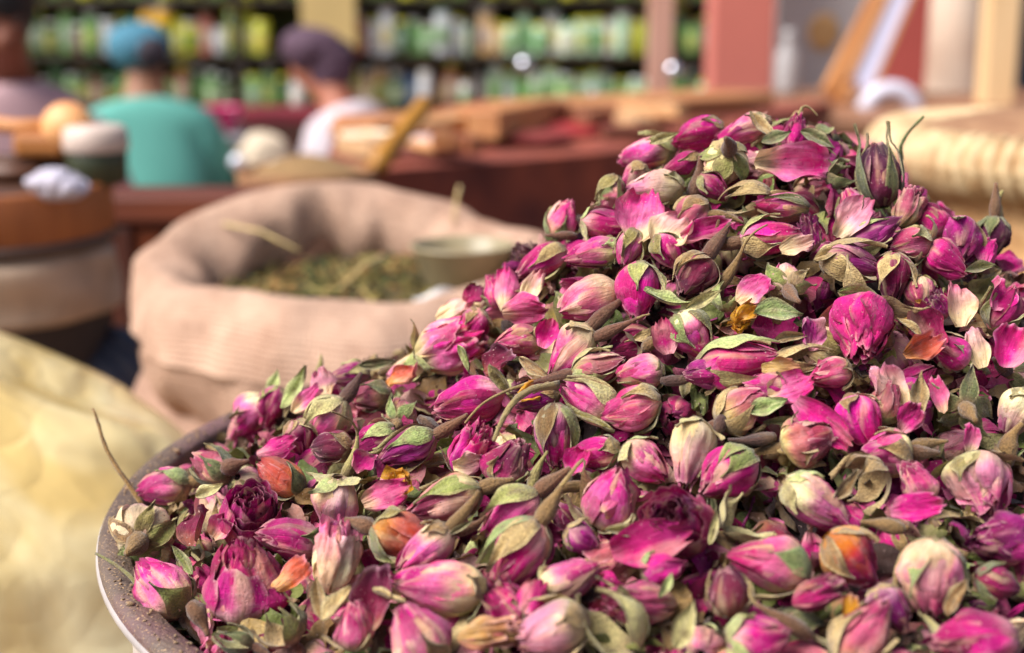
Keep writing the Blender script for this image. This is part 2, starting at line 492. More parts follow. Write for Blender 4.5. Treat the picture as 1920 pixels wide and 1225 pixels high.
def green_of(code, r):
    if code == 'p': return PALE_G[int(r.integers(2))]
    if code == 't': return TANS[int(r.integers(3))]
    if code == 'd': return lin((96, 100, 58)) * r.uniform(.8, 1.1)
    if r.random() < .28: return TANS[int(r.integers(3))] * r.uniform(.8, 1.05)
    return GREENS[int(r.integers(len(GREENS)))] * r.uniform(.85, 1.1)


def make_bud(name, center, L, W, axis, kind, pal, nsep, slen, spread, scode, hip, r, label, cat, group, roll=None, stem=0.0):
    x, y, z = frame_axes(axis, r.uniform(0, 6.28) if roll is None else roll)
    root = empty(name, mat4(x, y, z, np.asarray(center) - z * L * .47))
    tag(root, label, cat, group)
    if kind != 'calyx':
        petals_geo(L, W, kind, pal, r).build('petals', M_PETAL, root)
    if 0 < nsep < 5: nsep += 1
    op = {'closed': .05, 'half': .3, 'open': .8, 'crumple': .6, 'calyx': 0.0}[kind]
    toc = -FWD; base = math.atan2(toc @ y, toc @ x)     # the side that faces the viewer gets the first sepals
    if axis @ FWD > .6: order = [.3, 1.56, 2.8, 4.07, 5.33, 0]
    else: order = [0.55, -1.2, 2.2, -2.4, 1.35, -.35]
    order = order[:nsep]
    for i in range(nsep):
        a = base + order[i] + r.normal() * .15
        wk = .72 if axis @ FWD > .6 else 1.0
        sp = float(np.clip(spread + r.normal() * .10, -.02, 1.4))
        sepal_geo(L, W, a, slen * r.uniform(.85, 1.15), wk * r.uniform(.44, .66) * (.55 if slen > 1.25 else 1) * (1.12 if kind == 'calyx' else 1), sp, green_of(scode, r), r, op).build('sepal', M_SEPAL, root)
    if hip > 0:
        hl = L * (.34 + .30 * hip) * r.uniform(.85, 1.1)
        bc = BROWNS[int(r.integers(4))] if scode != 'h' else lin((134, 122, 70))
        gg, p, rd = hip_geo(L, W, hl, bc, r)
        ho = gg.build('hip', M_SEPAL, root)
        if stem > 0:
            stem_geo(p, rd, stem * L, r, lin((150, 124, 74)), 1.3).build('stem', M_SEPAL, ho)
    return root


def loose_petal(name, center, w, h, up_axis, normal, pal, r, label, group, cat='petal', crum=1.0):
    """a shed petal: base at -h/2, rounded torn tip at +h/2, cupped and creased"""
    g = Geo(); nu, nv = 25, 23
    u, v = np.meshgrid(np.linspace(-1, 1, nu), np.linspace(0, 1, nv), indexing='ij')
    e = Waves(6, dim=2, n=7, seed=int(r.integers(1 << 30))); c1 = Waves(3.2, dim=2, n=7, seed=int(r.integers(1 << 30)))
    c2 = Waves(10, dim=2, n=8, seed=int(r.integers(1 << 30)))
    wv = .16 + .84 * np.sin(np.pi * np.clip(.08 + v * .66, 0, 1)) ** .9
    xx = u * wv * w / 2 * (1 + .10 * e(u, v * 1.5) * sst(.5, 1, np.abs(u)))
    yy = (v * (1 - .2 * np.abs(u) ** 2.4) + .05 * e(u * 2.4, 0 * u) * v ** 3 - .5) * h
    cup = r.uniform(.12, .4) * (1 if r.random() < .75 else -1); roll_ = r.uniform(-.35, .45)
    S = min(w, h)
    zz = S * (cup * (u ** 2) * wv + roll_ * (v - .4) ** 2 + crum * (.055 * c1(u, v) + .03 * (1 - np.abs(c2(u, v * .8)))) + .10 * crum * e(u * 1.4, v) * sst(.6, 1, np.maximum(np.abs(u), v)) ** 2)
    P = np.stack([xx, yy, zz], -1)
    t = v + .10 * c1(u + 4, v) - .03
    fade = (.25 * sst(.3, 1.3, c1(u * .8 + 1, v)))[..., None] * np.ones((nu, nv, 3))
    c = pal_color(pal, t, r.uniform(-.08, .05), fade)
    rim_ = sst(.9, 1, np.maximum(np.abs(u) * sst(.2, .5, v), v))[..., None] * .5
    c = c * (1 - rim_) + rim_ * (lin((236, 180, 196)) if r.random() < .5 else lin((140, 70, 60)))
    g.grid(P, c, np.stack([u * .5 + .5, v], -1))
    n = np.asarray(normal, float); n /= np.linalg.norm(n)
    y = np.asarray(up_axis, float); y = y - n * (y @ n); y /= np.linalg.norm(y)
    x = np.cross(y, n)
    o = g.build(name, M_PETAL)
    o.matrix_world = mat4(x, y, n, center)
    return tag(o, label, cat, group)


def loose_sepal(name, center, L, axis, normal, r, label, group, code='g', wide=1.0):
    """a dry leaflet that broke off a calyx"""
    g = Geo(); nu, nv = 9, 17
    u, v = np.meshgrid(np.linspace(-1, 1, nu), np.linspace(0, 1, nv), indexing='ij')
    e = Waves(4, dim=2, n=6, seed=int(r.integers(1 << 30)))
    wv = np.sin(np.pi * v ** .8) * .9 + .1 * (1 - v)
    xx = u * wv * L * .20 * wide * (1 + .15 * e(u, v * 2)); yy = (v - .5) * L
    zz = L * (.10 * u ** 2 * wv + r.uniform(-.3, .5) * (v - .4) ** 2 + .035 * e(u * 1.5, v * 2) - .03 * (np.abs(u) < .15))
    xx = xx + L * .10 * r.normal() * (v - .5) ** 2
    P = np.stack([xx, yy, zz], -1)
    pale = lin((206, 190, 146)); col = green_of(code, r)
    k = (sst(.6, 1, np.abs(u)) * .6 + .3 * (np.abs(u) < .15))[..., None]
    c = (col * (1 - k) + pale * k) * (1 + .1 * e(u * 2, v * 4)[..., None])
    g.grid(P, c, np.stack([u * .5 + .5, v * 3], -1))
    g.grid((P - [0, 0, .00035])[::-1], (c * .55 + pale * .45)[::-1], np.stack([u * .5 + .5, v * 3], -1)[::-1])
    n = np.asarray(normal, float); n /= np.linalg.norm(n)
    y = np.asarray(axis, float); y = y - n * (y @ n); y /= np.linalg.norm(y)
    x = np.cross(y, n)
    o = g.build(name, M_SEPAL); o.matrix_world = mat4(x, y, n, center)
    return tag(o, label, 'leaf', group)


def make_hip(center, L, W, axis, r, label, group, green=False, stem=0.0):
    """a bare rose hip: thick brown club tapering to a broken stalk"""
    x, y, z = frame_axes(axis, r.uniform(0, 6.28))
    root = empty('rose_hip', mat4(x, y, z, center)); tag(root, label, 'rose hip', group)
    col = (lin((136, 124, 72)) if green else BROWNS[int(r.integers(4))]) * r.uniform(.85, 1.15)
    g = Geo()
    zz = np.linspace(-.5, .5, 9); rad = np.array([.55, .85, 1.0, .98, .85, .66, .45, .32, .26]) * W
    b = r.normal(size=2) * .25
    pts = np.stack([b[0] * zz ** 2 * L, b[1] * zz ** 2 * L, zz * L], -1)
    s = np.linspace(0, 1, 9)[:, None]
    g.tube(pts, rad, col * (.85 + .4 * s), n=11, wob=.05)
    g.build('hip', M_SEPAL, root)
    if stem > 0:
        d = pts[-1] - pts[-2]
        stem_geo(pts[-1] - d * .2, rad[-1], stem * L, r, lin((150, 124, 74)), 1.0, d / np.linalg.norm(d)).build('stem', M_SEPAL, root)
    return root
# ------------------------------------------------------------------ the heap
RC, RR, ZR = np.array([.072, .441]), .200, CAM[2] - .155
PK = np.array([.0851, .4612])
RHO = np.array([0, .12, .25, .4, .6, .8, 1.0]); HH = np.array([.1175, .1117, .0955, .073, .034, .019, -.004])
_rd = np.linspace(0, 1, 201); _hd = np.interp(_rd, RHO, HH)
_k = np.hanning(25); _k /= _k.sum()
_hd = np.convolve(np.concatenate([np.full(12, _hd[0]), _hd, np.full(12, _hd[-1])]), _k, 'valid')
_w = Waves(55, n=9, seed=3)


def heap_h(x, y):
    x = np.asarray(x, float); y = np.asarray(y, float)
    dx, dy = x - PK[0], y - PK[1]; d = np.hypot(dx, dy) + 1e-9
    ux, uy = dx / d, dy / d
    ox, oy = PK - RC; b = ox * ux + oy * uy; c = ox * ox + oy * oy - (RR - .011) ** 2
    t = -b + np.sqrt(np.maximum(b * b - c, 1e-9))
    q = d / t
    return ZR + np.interp(q, _rd, _hd) + .0022 * _w(x, y) * (q < 1.2), q


def heap_n(x, y):
    e = .004
    gx = (heap_h(x + e, y)[0] - heap_h(x - e, y)[0]) / (2 * e); gy = (heap_h(x, y + e)[0] - heap_h(x, y - e)[0]) / (2 * e)
    n = np.array([-gx, -gy, 1.0]); return n / np.linalg.norm(n)


def on_heap(px, py, lift=0.0):
    """where the line of sight of a pixel meets the heap (or passes closest above it)"""
    d = ray(px, py); Y = np.linspace(.20, .68, 1200)
    P = CAM[None] + d[None] * (Y / d[1])[:, None]
    h, q = heap_h(P[:, 0], P[:, 1])
    gap = P[:, 2] - h - lift
    gap = np.where(q > 1.04, np.maximum(gap, .02), gap)
    i = np.argmax(gap <= 0) if (gap <= 0).any() else int(np.argmin(gap))
    return P[i]


BUDS = """
270 996 92 112 80 -80 closed cream 5 .66 .22 g 1 0|bud lying base outward on the rim, knobby hip showing
306 1106 118 100 140 10 closed pink 3 .80 .15 g 1.2 0|pink bud against the rim with dark hip below
456 1092 158 140 97 5 half mag 0 0 0 g 0 0|big ruffled magenta bud shedding its calyx near the rim
312 913 92 72 188 5 closed pink 1 .6 .1 g .6 0|cream-based pink bud tucked under the thin dry stalk
402 878 78 62 160 0 closed dull 4 .95 .05 d 1.2 0|drab bud wrapped in olive sepals inside the rear rim
466 972 88 112 85 48 open wine 0 0 0 g 0 0|dark crimson open rose near the left rim
548 1014 112 84 165 8 closed mag 1 .5 .1 g .8 0|glossy magenta bud right of the dark crimson rose
532 896 92 66 164 0 closed sal 1 .7 .12 d .5 0|salmon orange bud with cracked papery petals
632 942 100 88 262 -10 closed pale 2 .5 .5 p 0 0|two-tone bud hanging from a tall fuzzy green hip
470 782 96 72 238 0 half pink 3 .9 .35 p 0 0|pale pink bud with drooping leaf at the rear rim
613 788 98 76 232 6 closed pink 4 .98 .04 p .9 0|pink bud laced by three pale green sepals
626 838 72 58 184 0 closed dusk 1 .6 .1 t .6 0|small dusky bud behind the tall fuzzy hip
705 822 82 58 204 0 closed mag 2 .95 .06 p 0 0|magenta bud under a smooth pale green sepal
768 838 106 66 203 0 closed pur 2 1.05 .02 g 1 0|violet bud under a broad green sepal
840 938 128 84 190 0 closed dull 3 .95 .10 g .7 0|drab pink bud with twisted olive sepals
748 1008 108 92 338 6 closed sal 4 .8 .2 g .6 0|russet bud in dark green sepals, fuzzy base
800 1026 116 72 216 4 closed pink 2 .5 .1 t 1 0|slim pink bud with pale base and brown hip
628 1050 124 92 78 0 crumple cream 0 0 0 t 0 0|tall shrivelled cream and pink flower standing upright
833 1102 160 104 172 6 closed pink 1 .3 .1 g 0 0|big smooth pink bud with a cream patch
664 1176 88 72 88 12 closed rose 2 .7 .3 t 0 0|small rose bud below the shrivelled upright flower
782 1200 128 112 110 8 closed pink 2 1.1 .5 t 0 0|large pink bud under a hooked tan sepal
915 1190 118 66 10 10 crumple tan 0 0 0 t 0 0|tan and pink crumpled flower at the bottom edge
962 962 118 88 228 0 closed rose 3 1.05 .12 g .9 0|dusty rose bud with sepals draped like a cape
974 1034 136 96 232 4 closed mag 4 1.0 .08 g .7 .5|magenta bud outlined by green sepals, pointing down
1144 938 124 104 62 8 closed pink 5 .9 .35 p 1.2 0|upright pink bud with a collar of folded sepals
1062 1090 116 78 18 6 closed pink 1 .5 .2 p .8 0|cream and pink bud with a single pale sepal
1040 1178 128 100 200 10 closed pale 2 .8 .15 t 0 0|cream-faced pink bud at the bottom edge
1150 1166 142 104 128 10 calyx dull 5 1.05 .02 p 0 0|large closed pale green calyx with split tip
1268 986 118 128 118 52 open wine 0 0 0 g 0 0|large wine-purple open rose in front
1450 1058 138 98 166 8 closed rose 2 .8 .06 g 0 0|plump rose bud with pale flank under the tan calyx
1592 1046 116 94 318 10 closed orange 1 .7 .05 t 0 0|bud half burnt orange and half magenta
1748 1078 134 122 262 10 half pale 4 .85 .22 g 0 0|large salmon-pink half-open bud in grey-green sepals
1876 1012 104 94 172 28 half pur 0 0 0 g 0 0|violet half-open bud at the right edge
1836 906 110 120 268 24 half pale 3 .8 .45 g 0 0|large pale pink globe-shaped rose near right edge
1526 942 136 88 325 6 closed pink 2 .5 .2 p 0 0|long pink bud with two short pale sepals
1370 886 116 90 216 6 closed mag 4 1.0 .02 g 0 0|magenta bud nearly sealed by olive sepals
1206 864 92 74 326 8 closed pink 3 .6 .25 p 0 0|small pink bud with a torn pale sepal
1296 842 112 82 264 24 closed cream 1 .5 .3 p 0 0|cream and pink bud with a hollow tip
1512 826 92 94 22 10 half dull 4 .8 .15 t 1.4 0|brown-hipped half-open bud beneath the dangling magenta petal
1610 783 84 84 292 22 closed bright 1 .5 .1 t 0 0|smooth bright magenta round bud
1664 850 84 80 182 22 closed pink 5 .95 .02 t 1.4 0|striped bud caged in thin sepals, hip to the right
1618 902 100 82 208 0 calyx dull 4 .9 .18 t 0 0|empty tan calyx with curled points
1720 905 84 66 120 10 half rose 0 0 0 g 0 0|faded rose bud between two loose pink petals
1796 752 80 84 80 -74 calyx dull 5 .8 .35 d 1 0|star-shaped olive calyx seen from its base
1902 768 84 66 250 5 closed cream 1 .4 .1 p 0 0|creamy bud cut by the right edge
1386 770 92 84 36 6 closed dull 4 .9 .03 t 1.2 0|round tan-green bud with a purple-brown hip
1188 764 104 82 200 6 closed rose 2 .7 .06 g 0 0|rose bud with a dark spot and green cap
1112 752 110 68 162 0 closed pink 3 1.05 .05 p 0 0|flat bud almost hidden by two light green sepals
1042 812 112 78 264 6 closed pink 3 1.12 .03 g 0 0|pink bud with one broad sepal down its middle
1118 850 92 58 202 0 closed mag 2 .6 .1 g 0 0|slim plain magenta bud with green calyx
882 752 128 82 188 6 closed mag 0 0 0 g 0 0|vivid magenta bud with a torn outer petal
1380 680 142 90 8 6 closed bright 3 1.02 .05 p 0 0|big magenta bud framed by lime-green sepals
1294 626 88 82 298 8 closed pink 4 .95 .0 g 0 0|egg-shaped bud under a wide olive sepal
1616 614 104 112 246 40 half bright 3 .8 .55 t 0 0|large vivid magenta rose with torn petals, tan sepals
1198 541 102 78 262 6 closed bright 2 .7 .15 g 0 0|vivid magenta bud pointing down beside green sepal
1108 560 108 84 200 4 closed rose 0 0 0 g 0 0|smooth bare rose bud on the upper slope
1303 516 84 78 232 14 closed dusk 4 .9 .0 t 2 0|round dusky bud with upright brown hip
1440 446 108 72 18 4 closed bright 3 .8 .12 g .8 0|magenta bud with a raised green sepal
1470 388 96 48 180 0 closed pink 2 1.0 .02 g 0 0|narrow bud split pink above and green below
1398 374 96 60 190 0 calyx dull 4 1.0 .0 t 0 0|grey-green sealed calyx below the creased wide petal
1594 494 112 74 334 6 closed pur 3 1.03 .04 g 0 0|violet bud lying in an open green sepal shell
1632 442 102 60 30 4 closed pur 2 .9 .1 p 0 0|violet bud pointing up right beside cream petal
1650 332 112 76 96 0 closed black 4 1.3 .06 d 0 0|near-black purple bud standing up with thread-like tips
1361 308 84 80 250 -70 closed cream 5 .8 .06 g 1 0|cream-green bud seen from its base near the peak
1218 288 100 62 194 0 closed pink 2 .6 .2 g 0 0|light pink bud jutting out left of the peak
1312 250 92 58 206 0 closed bright 1 .5 .2 t 0 0|magenta bud on the peak skyline
1396 244 106 50 202 0 closed pink 3 .6 .3 g 0 0|pink bud on the peak under curled green sepal
1284 308 72 44 200 0 closed mag 3 .9 .1 t 0 0|small magenta bud in grey-green sepals near peak
1232 352 100 62 192 0 closed cream 1 .5 .1 p 0 0|cream-shouldered bud below the peak
1144 362 70 50 250 0 calyx dull 3 1.0 .0 g 0 0|light green closed calyx at the slope edge
1298 402 74 62 220 10 closed dull 3 .9 .05 t 0 0|peach-coloured round bud behind the big curled petal
1134 420 92 58 350 0 closed mag 2 .5 .4 p 0 0|wine-pink bud with bent pale sepal at slope edge
1052 414 72 54 70 0 closed pink 2 .7 .1 g 0 0|pink bud on the skyline above the brown hip
1116 474 100 58 190 4 closed pink 2 .4 .1 p 0 0|pink bud with a cream cheek
1020 490 94 60 215 4 closed mag 2 1.05 .04 g 0 0|magenta bud behind one wide olive sepal, slope edge
1180 462 70 50 250 6 closed pink 4 1.0 .0 g 0 0|stubby bud ribbed with green beside cream-cheeked bud
976 640 84 58 182 0 closed rose 1 .4 .1 t 0 0|plain rose bud with blunt square end
1074 656 108 78 230 4 closed pink 1 .5 .2 t 1.5 0|cream-capped pink bud with thick brown hip
1118 690 92 66 20 8 closed dull 4 .95 .08 p 1.7 1.6|dull bud on a long arching stalk
1204 700 84 68 184 4 closed rose 1 .4 .1 g 0 0|rosy bud behind the flat green-covered bud
836 650 128 108 30 14 crumple pink 1 .5 .4 p 0 0|large crinkled pink flower with cream folds
700 742 70 54 200 0 closed dull 3 .95 .02 d 0 0|dull green-lipped bud near the tan flower
752 775 60 58 88 -66 closed dull 4 .7 .1 g 1 0|small green bud base up with stubby stalk
882 850 92 90 60 30 crumple bright 1 .6 .4 g 0 0|crinkled magenta flower with yellow heart
952 872 92 90 62 8 half deep 4 .8 .15 g 0 0|ragged dark red bud with creamy base
1708 458 78 62 202 6 closed rose 2 .8 .1 p 0 0|coral-rose bud with single lime sepal
1772 488 72 68 320 34 closed mag 4 .8 .7 t 0 0|wine-coloured bud with sepals curled back
1800 452 92 74 240 24 half pur 2 .7 .4 g 0 0|violet open rose on the right skyline
1862 442 74 58 262 0 closed black 4 .7 .1 d 1.6 0|dark bud hanging under a tall olive hip
1674 516 84 70 270 8 closed deep 2 .9 .3 t 0 0|deep red round bud with wavy tan sepal
1726 546 56 52 270 20 closed rose 2 .5 .1 p 0 0|little rose bud above the orange stamens
1760 576 48 46 120 20 crumple pur 0 0 0 g 0 0|shrunken mauve ball beside the orange stamens
1880 582 84 62 60 6 closed mag 3 .9 .1 g 0 0|magenta bud in green sepals by right edge
1472 528 84 72 70 -66 closed rose 4 .7 .15 g 1.3 0|bud turned base out with fuzzy brown hip
1363 552 64 50 70 10 calyx cream 2 .9 .0 p 0 0|small beige pod with dark split
1500 676 112 54 4 0 calyx tan 4 1.0 .0 t 0 0|light brown dry pod beside the lime-framed bud
1402 968 104 74 30 16 calyx tan 5 .8 .35 p 0 0|open tan calyx emptied of petals beside wine-purple rose
1366 1112 92 82 96 6 closed dusk 3 .95 .05 t 0 0|dusky bud between two upright tan sepals
1418 1194 112 84 10 8 closed mag 1 .6 .1 p 0 0|magenta bud with one lime leaf at bottom edge
1614 1196 138 92 60 8 closed dull 3 .9 .2 t 0 0|pinkish tan bud in woolly sepals at bottom edge
1828 1200 166 104 168 8 half mag 0 0 0 g 0 0|big magenta-pink bud in the bottom right corner
1664 1138 86 74 300 8 closed pur 1 .4 .1 t 0 0|muted mauve bud above the woolly tan bud
1868 1092 78 62 340 4 closed deep 1 .6 .1 d 0 0|dark plum bud below the violet half-open bud
1530 1116 88 66 20 24 crumple deep 0 0 0 g 0 0|crumpled crimson flower below the burnt orange bud
438 1196 82 50 170 0 calyx dull 3 .9 .0 d .6 0|dark olive pod resting at the bottom rim
528 1172 84 78 128 0 calyx dull 4 .95 .05 g 1.4 0|round green calyx with brown hip near bottom rim
1210 1130 128 78 170 14 crumple rose 0 0 0 t 0 0|crumpled pink flower right of the pale calyx
1240 1068 78 62 20 0 closed bright 1 .5 .1 g 0 0|small vivid bud under the fallen wine-red petal
1090 1010 70 56 335 0 closed pur 1 .5 .1 g 0 0|shaded violet bud beneath the collared pink bud
1318 700 66 54 190 4 closed pur 1 .6 .1 g 0 0|mauve bud under the lime-framed bud
1442 726 84 60 170 4 closed pink 2 .6 .1 t 0 0|faded pink bud behind the round tan-green bud
1560 700 78 62 200 8 closed rose 1 .6 .1 t 0 0|rose bud just under the light brown pod
1780 660 82 64 150 8 closed mag 2 .8 .1 g 0 0|magenta bud left of the big flat petal
1660 760 76 58 80 8 closed dull 2 .7 .1 g 0 0|dull bud below the frilly cream and pink petals
1410 640 0 0 0 0 skip|
560 820 70 54 280 0 closed mag 1 .6 .1 t 0 0|magenta bud squeezed behind the laced pink bud
510 760 76 58 250 0 half mag 1 .7 .2 g 0 0|magenta frilled bud by the rear rim
660 705 70 50 190 0 closed pur 2 .8 .1 p 0 0|violet bud on the lower skyline
770 690 74 52 210 0 closed cream 3 .9 .1 p 0 0|cream bud in yellow-green sepals on lower skyline
890 610 66 52 260 0 closed mag 2 .7 .2 t 0 0|magenta bud over the crinkled pink flower
960 470 0 0 0 0 skip|
1250 470 70 56 300 6 closed mag 2 .8 .1 g 0 0|magenta bud under the big cream petal
1520 440 62 46 100 8 crumple pur 0 0 0 g 0 0|violet twisted flower left of the cream-based petal
1540 300 56 40 340 0 calyx dull 3 .9 .0 g 0 0|green sealed bud right of the creased wide petal
1580 330 64 54 20 0 calyx dull 3 .95 .0 d 0 0|olive calyx left of the near-black bud
1600 392 66 58 110 6 closed pink 4 1.0 .0 g 0 0|grey-green ribbed bud behind the cream-based petal
1700 392 72 60 80 0 crumple dull 0 0 0 t 0 0|faded mauve ruffled flower below the near-black bud
1748 412 74 56 130 0 half mag 0 0 0 t 0 0|wine-pink ragged bud on the right skyline
1490 250 66 50 75 0 half mag 0 0 0 g 0 0|magenta bud behind the tallest green hip
1335 350 64 46 320 0 closed mag 1 .6 .1 g 0 0|shaded magenta bud below the cream-green bud
1190 330 60 44 240 0 closed rose 1 .6 .1 t 0 0|rose bud shaded by the jutting light pink bud
930 548 62 48 110 0 half bright 1 .6 .2 p 0 0|bright frilled bud on the mid slope skyline
905 530 0 0 0 0 skip|
1010 745 80 60 200 0 closed pur 1 .6 .1 t 0 0|violet bud under the arching stalk
1235 790 0 0 0 0 skip|
"""

PETALS = """
1204 420 88 116 80 pink 1.0|big curled pink petal standing on the upper slope
1262 442 88 84 60 cream 1.0|big cream petal beside the curled pink one
1484 320 74 142 0 pink 1.2|wide creased pink and cream petal near the peak
1596 416 66 104 50 pale 1.0|cream-based pink petal bridging two violet buds
1325 442 46 100 20 mag 1.2|dark magenta petal behind a brown hip, upper slope
1415 558 58 76 45 pink 1.1|dusky pink petal below the narrow split bud
1540 802 62 128 318 bright .7|dangling magenta petal folded over the half-open bud
1222 1036 96 150 15 wine .6|large fallen wine-red petal under the open rose
727 940 56 98 20 rose .9|curved red-pink petal with cream middle
552 1084 58 84 60 sal .9|small salmon petal by the magenta ruffled bud
610 728 46 58 110 pale .9|pink and orange petal on the lower skyline
580 762 38 72 60 pink 1.3|crumpled pink petal behind the laced bud
525 846 48 80 20 mag 1.0|magenta petal behind the salmon bud
380 1000 70 86 120 dusk .8|shaded dark red petal left of the crimson rose
714 1130 80 120 80 dusk .8|shaded wine petal beside the upright flower
760 716 46 64 50 sal 1.4|crumpled salmon petal under the crinkled flower
952 546 46 92 100 pink 1.0|pink petal hanging at the slope edge
1008 548 40 74 70 cream 1.0|pale twisted petal beside the hanging pink one
992 590 60 84 10 rose 1.2|red-pink petal with scalloped edge
1034 636 46 56 70 bright .8|vivid torn petal above the cream-capped bud
897 562 40 46 60 deep 1.3|dark purple curled petal on the skyline
860 590 60 76 30 cream 1.3|cream and pink petal atop the crinkled flower
1785 582 56 82 90 cream .7|flat beige petal right of the orange stamens
1858 562 58 66 60 bright 1.0|magenta petal with yellow fold
1822 662 46 76 100 cream 1.3|crumpled cream petal left of the big flat petal
1886 660 76 88 70 bright .5|big flat magenta petal at the right edge
1662 738 68 96 120 cream 1.3|frilly cream and pink petals in the middle right
1752 748 36 84 100 rose 1.2|thin curled pink petal beside the long sepal
1480 740 66 86 15 pink .9|dusky pink petal above the half-open bud
1716 964 54 100 8 bright .8|folded bright petal over a brown hip
1808 832 36 60 80 pink 1.0|small upright pink petal behind the pale globe
1722 664 52 86 30 sal 1.4|frilled salmon and pink petal right of vivid rose
1520 634 50 64 80 pur 1.4|twisted purple petal beside the vivid rose
1400 596 36 50 40 gold 1.5|scrap of yellowed petal under the dusky pink one
1492 470 40 64 20 cream 1.1|cream petal below the raised green sepal
1462 700 40 70 0 tan 1.2|brown papery petal under the light brown pod
1090 880 50 60 70 bright 1.0|bright petal tip behind the collared bud
1160 955 44 70 40 rose .9|rose petal inside the folded collar
1250 640 52 66 100 mag 1.0|magenta petal tucked beside the egg-shaped bud
945 690 58 66 40 dusk 1.0|shaded crimson petal behind the crinkled flower
1730 620 60 90 120 deep 1.0|deep red petal right of the vivid rose
1700 790 52 62 60 mag 1.2|magenta petal scrap above the striped bud
1420 900 0 0 0 skip 1|
880 880 44 58 10 cream 1.3|cream petal scrap below the crinkled magenta flower
1005 745 44 56 30 gold 1.4|yellowed petal below the arching stalk
1850 480 50 60 60 bright 1.0|loose magenta petal on the right skyline
1290 560 0 0 0 skip 1|
1000 1130 60 70 60 mag .9|magenta petal beneath the cream-faced bud
1590 1150 34 50 80 gold 1.0|small yellow petal at the bottom
1490 1080 0 0 0 skip 1|
690 880 44 52 60 mag 1.2|magenta scrap beside the tall fuzzy hip
430 1000 50 60 40 rose 1.0|pink petal under the crimson rose
"""

LEAVES = """
1460 590 100 5 g 1.3|broad olive leaflet under the dusky pink petal
1252 572 96 350 p .9|pale folded leaflet beside the egg-shaped bud
1320 572 78 30 p .8|second pale leaflet crossing the first
1716 748 96 82 g .9|long upright green leaflet in the middle right
1284 1182 98 70 p 1.2|cream leaflet standing at the bottom edge
560 738 92 60 p .9|arched green leaflet on the lower skyline
520 730 60 80 p 1.1|short green leaflet on the lower skyline
640 1140 90 80 t 1.3|tan drooping leaflet under the upright flower
606 1132 80 100 t 1.0|tan curled leaflet beside the drooping one
710 1092 66 30 t 1.6|crumpled tan leaflet under the russet bud
735 1130 84 300 t .5|thin stalk-like leaflet below the crumpled tan one
400 930 56 30 p 1.2|pale leaflet left of the salmon bud
350 1060 70 130 g .8|green leaflet curling over the rim bud
712 692 70 10 d .9|dark leaflet on the lower skyline
945 720 70 300 g 1.0|green leaflet right of the vivid magenta bud
880 680 56 300 g .8|small curled leaflet by the crinkled flower
1010 700 84 330 t .7|tan leaflet above the arching stalk
1180 1010 90 4 g .7|grey-green leaflet above the fallen petal
1340 1000 70 80 p .7|pale leaflet between rose and tan calyx
1440 770 80 20 g 1.2|green leaflet right of the round tan-green bud
1585 920 80 40 t .8|bent tan leaflet left of the empty calyx
1790 1130 80 60 t 1.0|tan leaflet below the salmon-pink bud
1830 510 70 20 g .9|olive leaflet on the right slope
1700 620 60 140 t .8|tan leaflet touching the orange stamens
1430 250 80 300 g .9|curled green leaflet on the peak
1455 268 60 20 d 1.2|dark leaflet on the peak
1530 270 70 330 d 1.0|olive leaflet right of the tallest hip
1250 270 60 20 p .8|pale leaflet above the light pink bud
640 680 0 0 skip 0|
1560 480 80 20 g .8|green leaflet left of the shell-like sepal
1610 560 90 350 g 1.1|broad olive leaflet above the vivid rose
1480 640 70 10 t .8|tan leaflet above the light brown pod
1120 800 80 330 g .7|narrow leaflet under the flat green bud
870 1000 60 30 g .5|thread-like leaflet above the slim pink bud
1250 1110 60 60 p .8|pale leaflet over the crumpled pink flower
"""

HIPS = """
662 862 92 24 70 g 1.0|tall fuzzy green hip with bent stalk above two-tone bud
1006 884 84 22 66 g 0|upright green hip between ragged bud and plain bud
1060 916 74 22 200 b 0|brown-green hip lying in the shade
1152 618 96 26 25 b .3|thick brown hip beside the cream-capped bud
1336 452 84 22 68 b 0|dark brown hip crossing the magenta petal
1362 406 70 20 345 b 0|brown hip right of the peach bud
1052 442 60 18 180 b 0|short brown hip at the slope edge
1370 510 110 24 58 b .6|long brown hip with a bent neck, upper middle
1282 712 84 22 12 b 0|brown hip under the lime-framed bud
1492 232 66 18 70 g .6|tallest green hip pointing up on the peak
600 692 52 18 80 g 0|olive hip standing on the lower skyline
652 742 60 18 55 b 0|brown hip rising from the laced bud
1654 984 80 30 170 b 0|fat purple-brown hip under the folded bright petal
1470 1164 120 34 150 b .4|purple-brown hip with pale stalk at the bottom
1892 830 84 40 70 b 0|stout grey-brown hip at the right edge
1868 388 62 24 85 g 0|tall olive hip on the right skyline
1720 378 56 20 80 b 0|dark hip below the near-black bud
376 1160 70 36 300 b 0|dark hip with hairy collar inside the front rim
440 872 56 34 20 b 0|round dark hip inside the rear rim
880 990 74 26 20 b 0|brown hip touching the slim pink bud
1410 826 90 26 184 b 0|brown club-shaped hip left of the half-open bud
1346 808 60 26 250 b 0|purple-brown hip under the round tan-green bud
1740 832 72 26 10 b 0|grey-brown hip right of the striped bud
812 800 66 24 330 b 0|brown hip right of the violet bud
744 690 70 18 15 b 0|dark pointed hip on the lower skyline
1226 640 50 26 30 b 0|small black-brown hip left of the egg-shaped bud
"""
STAMENS = """
1722 588 44|crumpled orange stamens beside the mauve ball
1385 604 34|dry orange stamens under the dusky pink petal
752 900 44|straw-coloured crumbled stamens behind the red-pink petal
1010 726 34|yellowed stamens near the arching stalk
"""

boxes = []      # (px, py, size, label) of everything placed by hand, for the gap filling below
seed = 100


def world_len(p, px):
    return px * float((np.asarray(p) - CAM) @ FWD) / F_PX


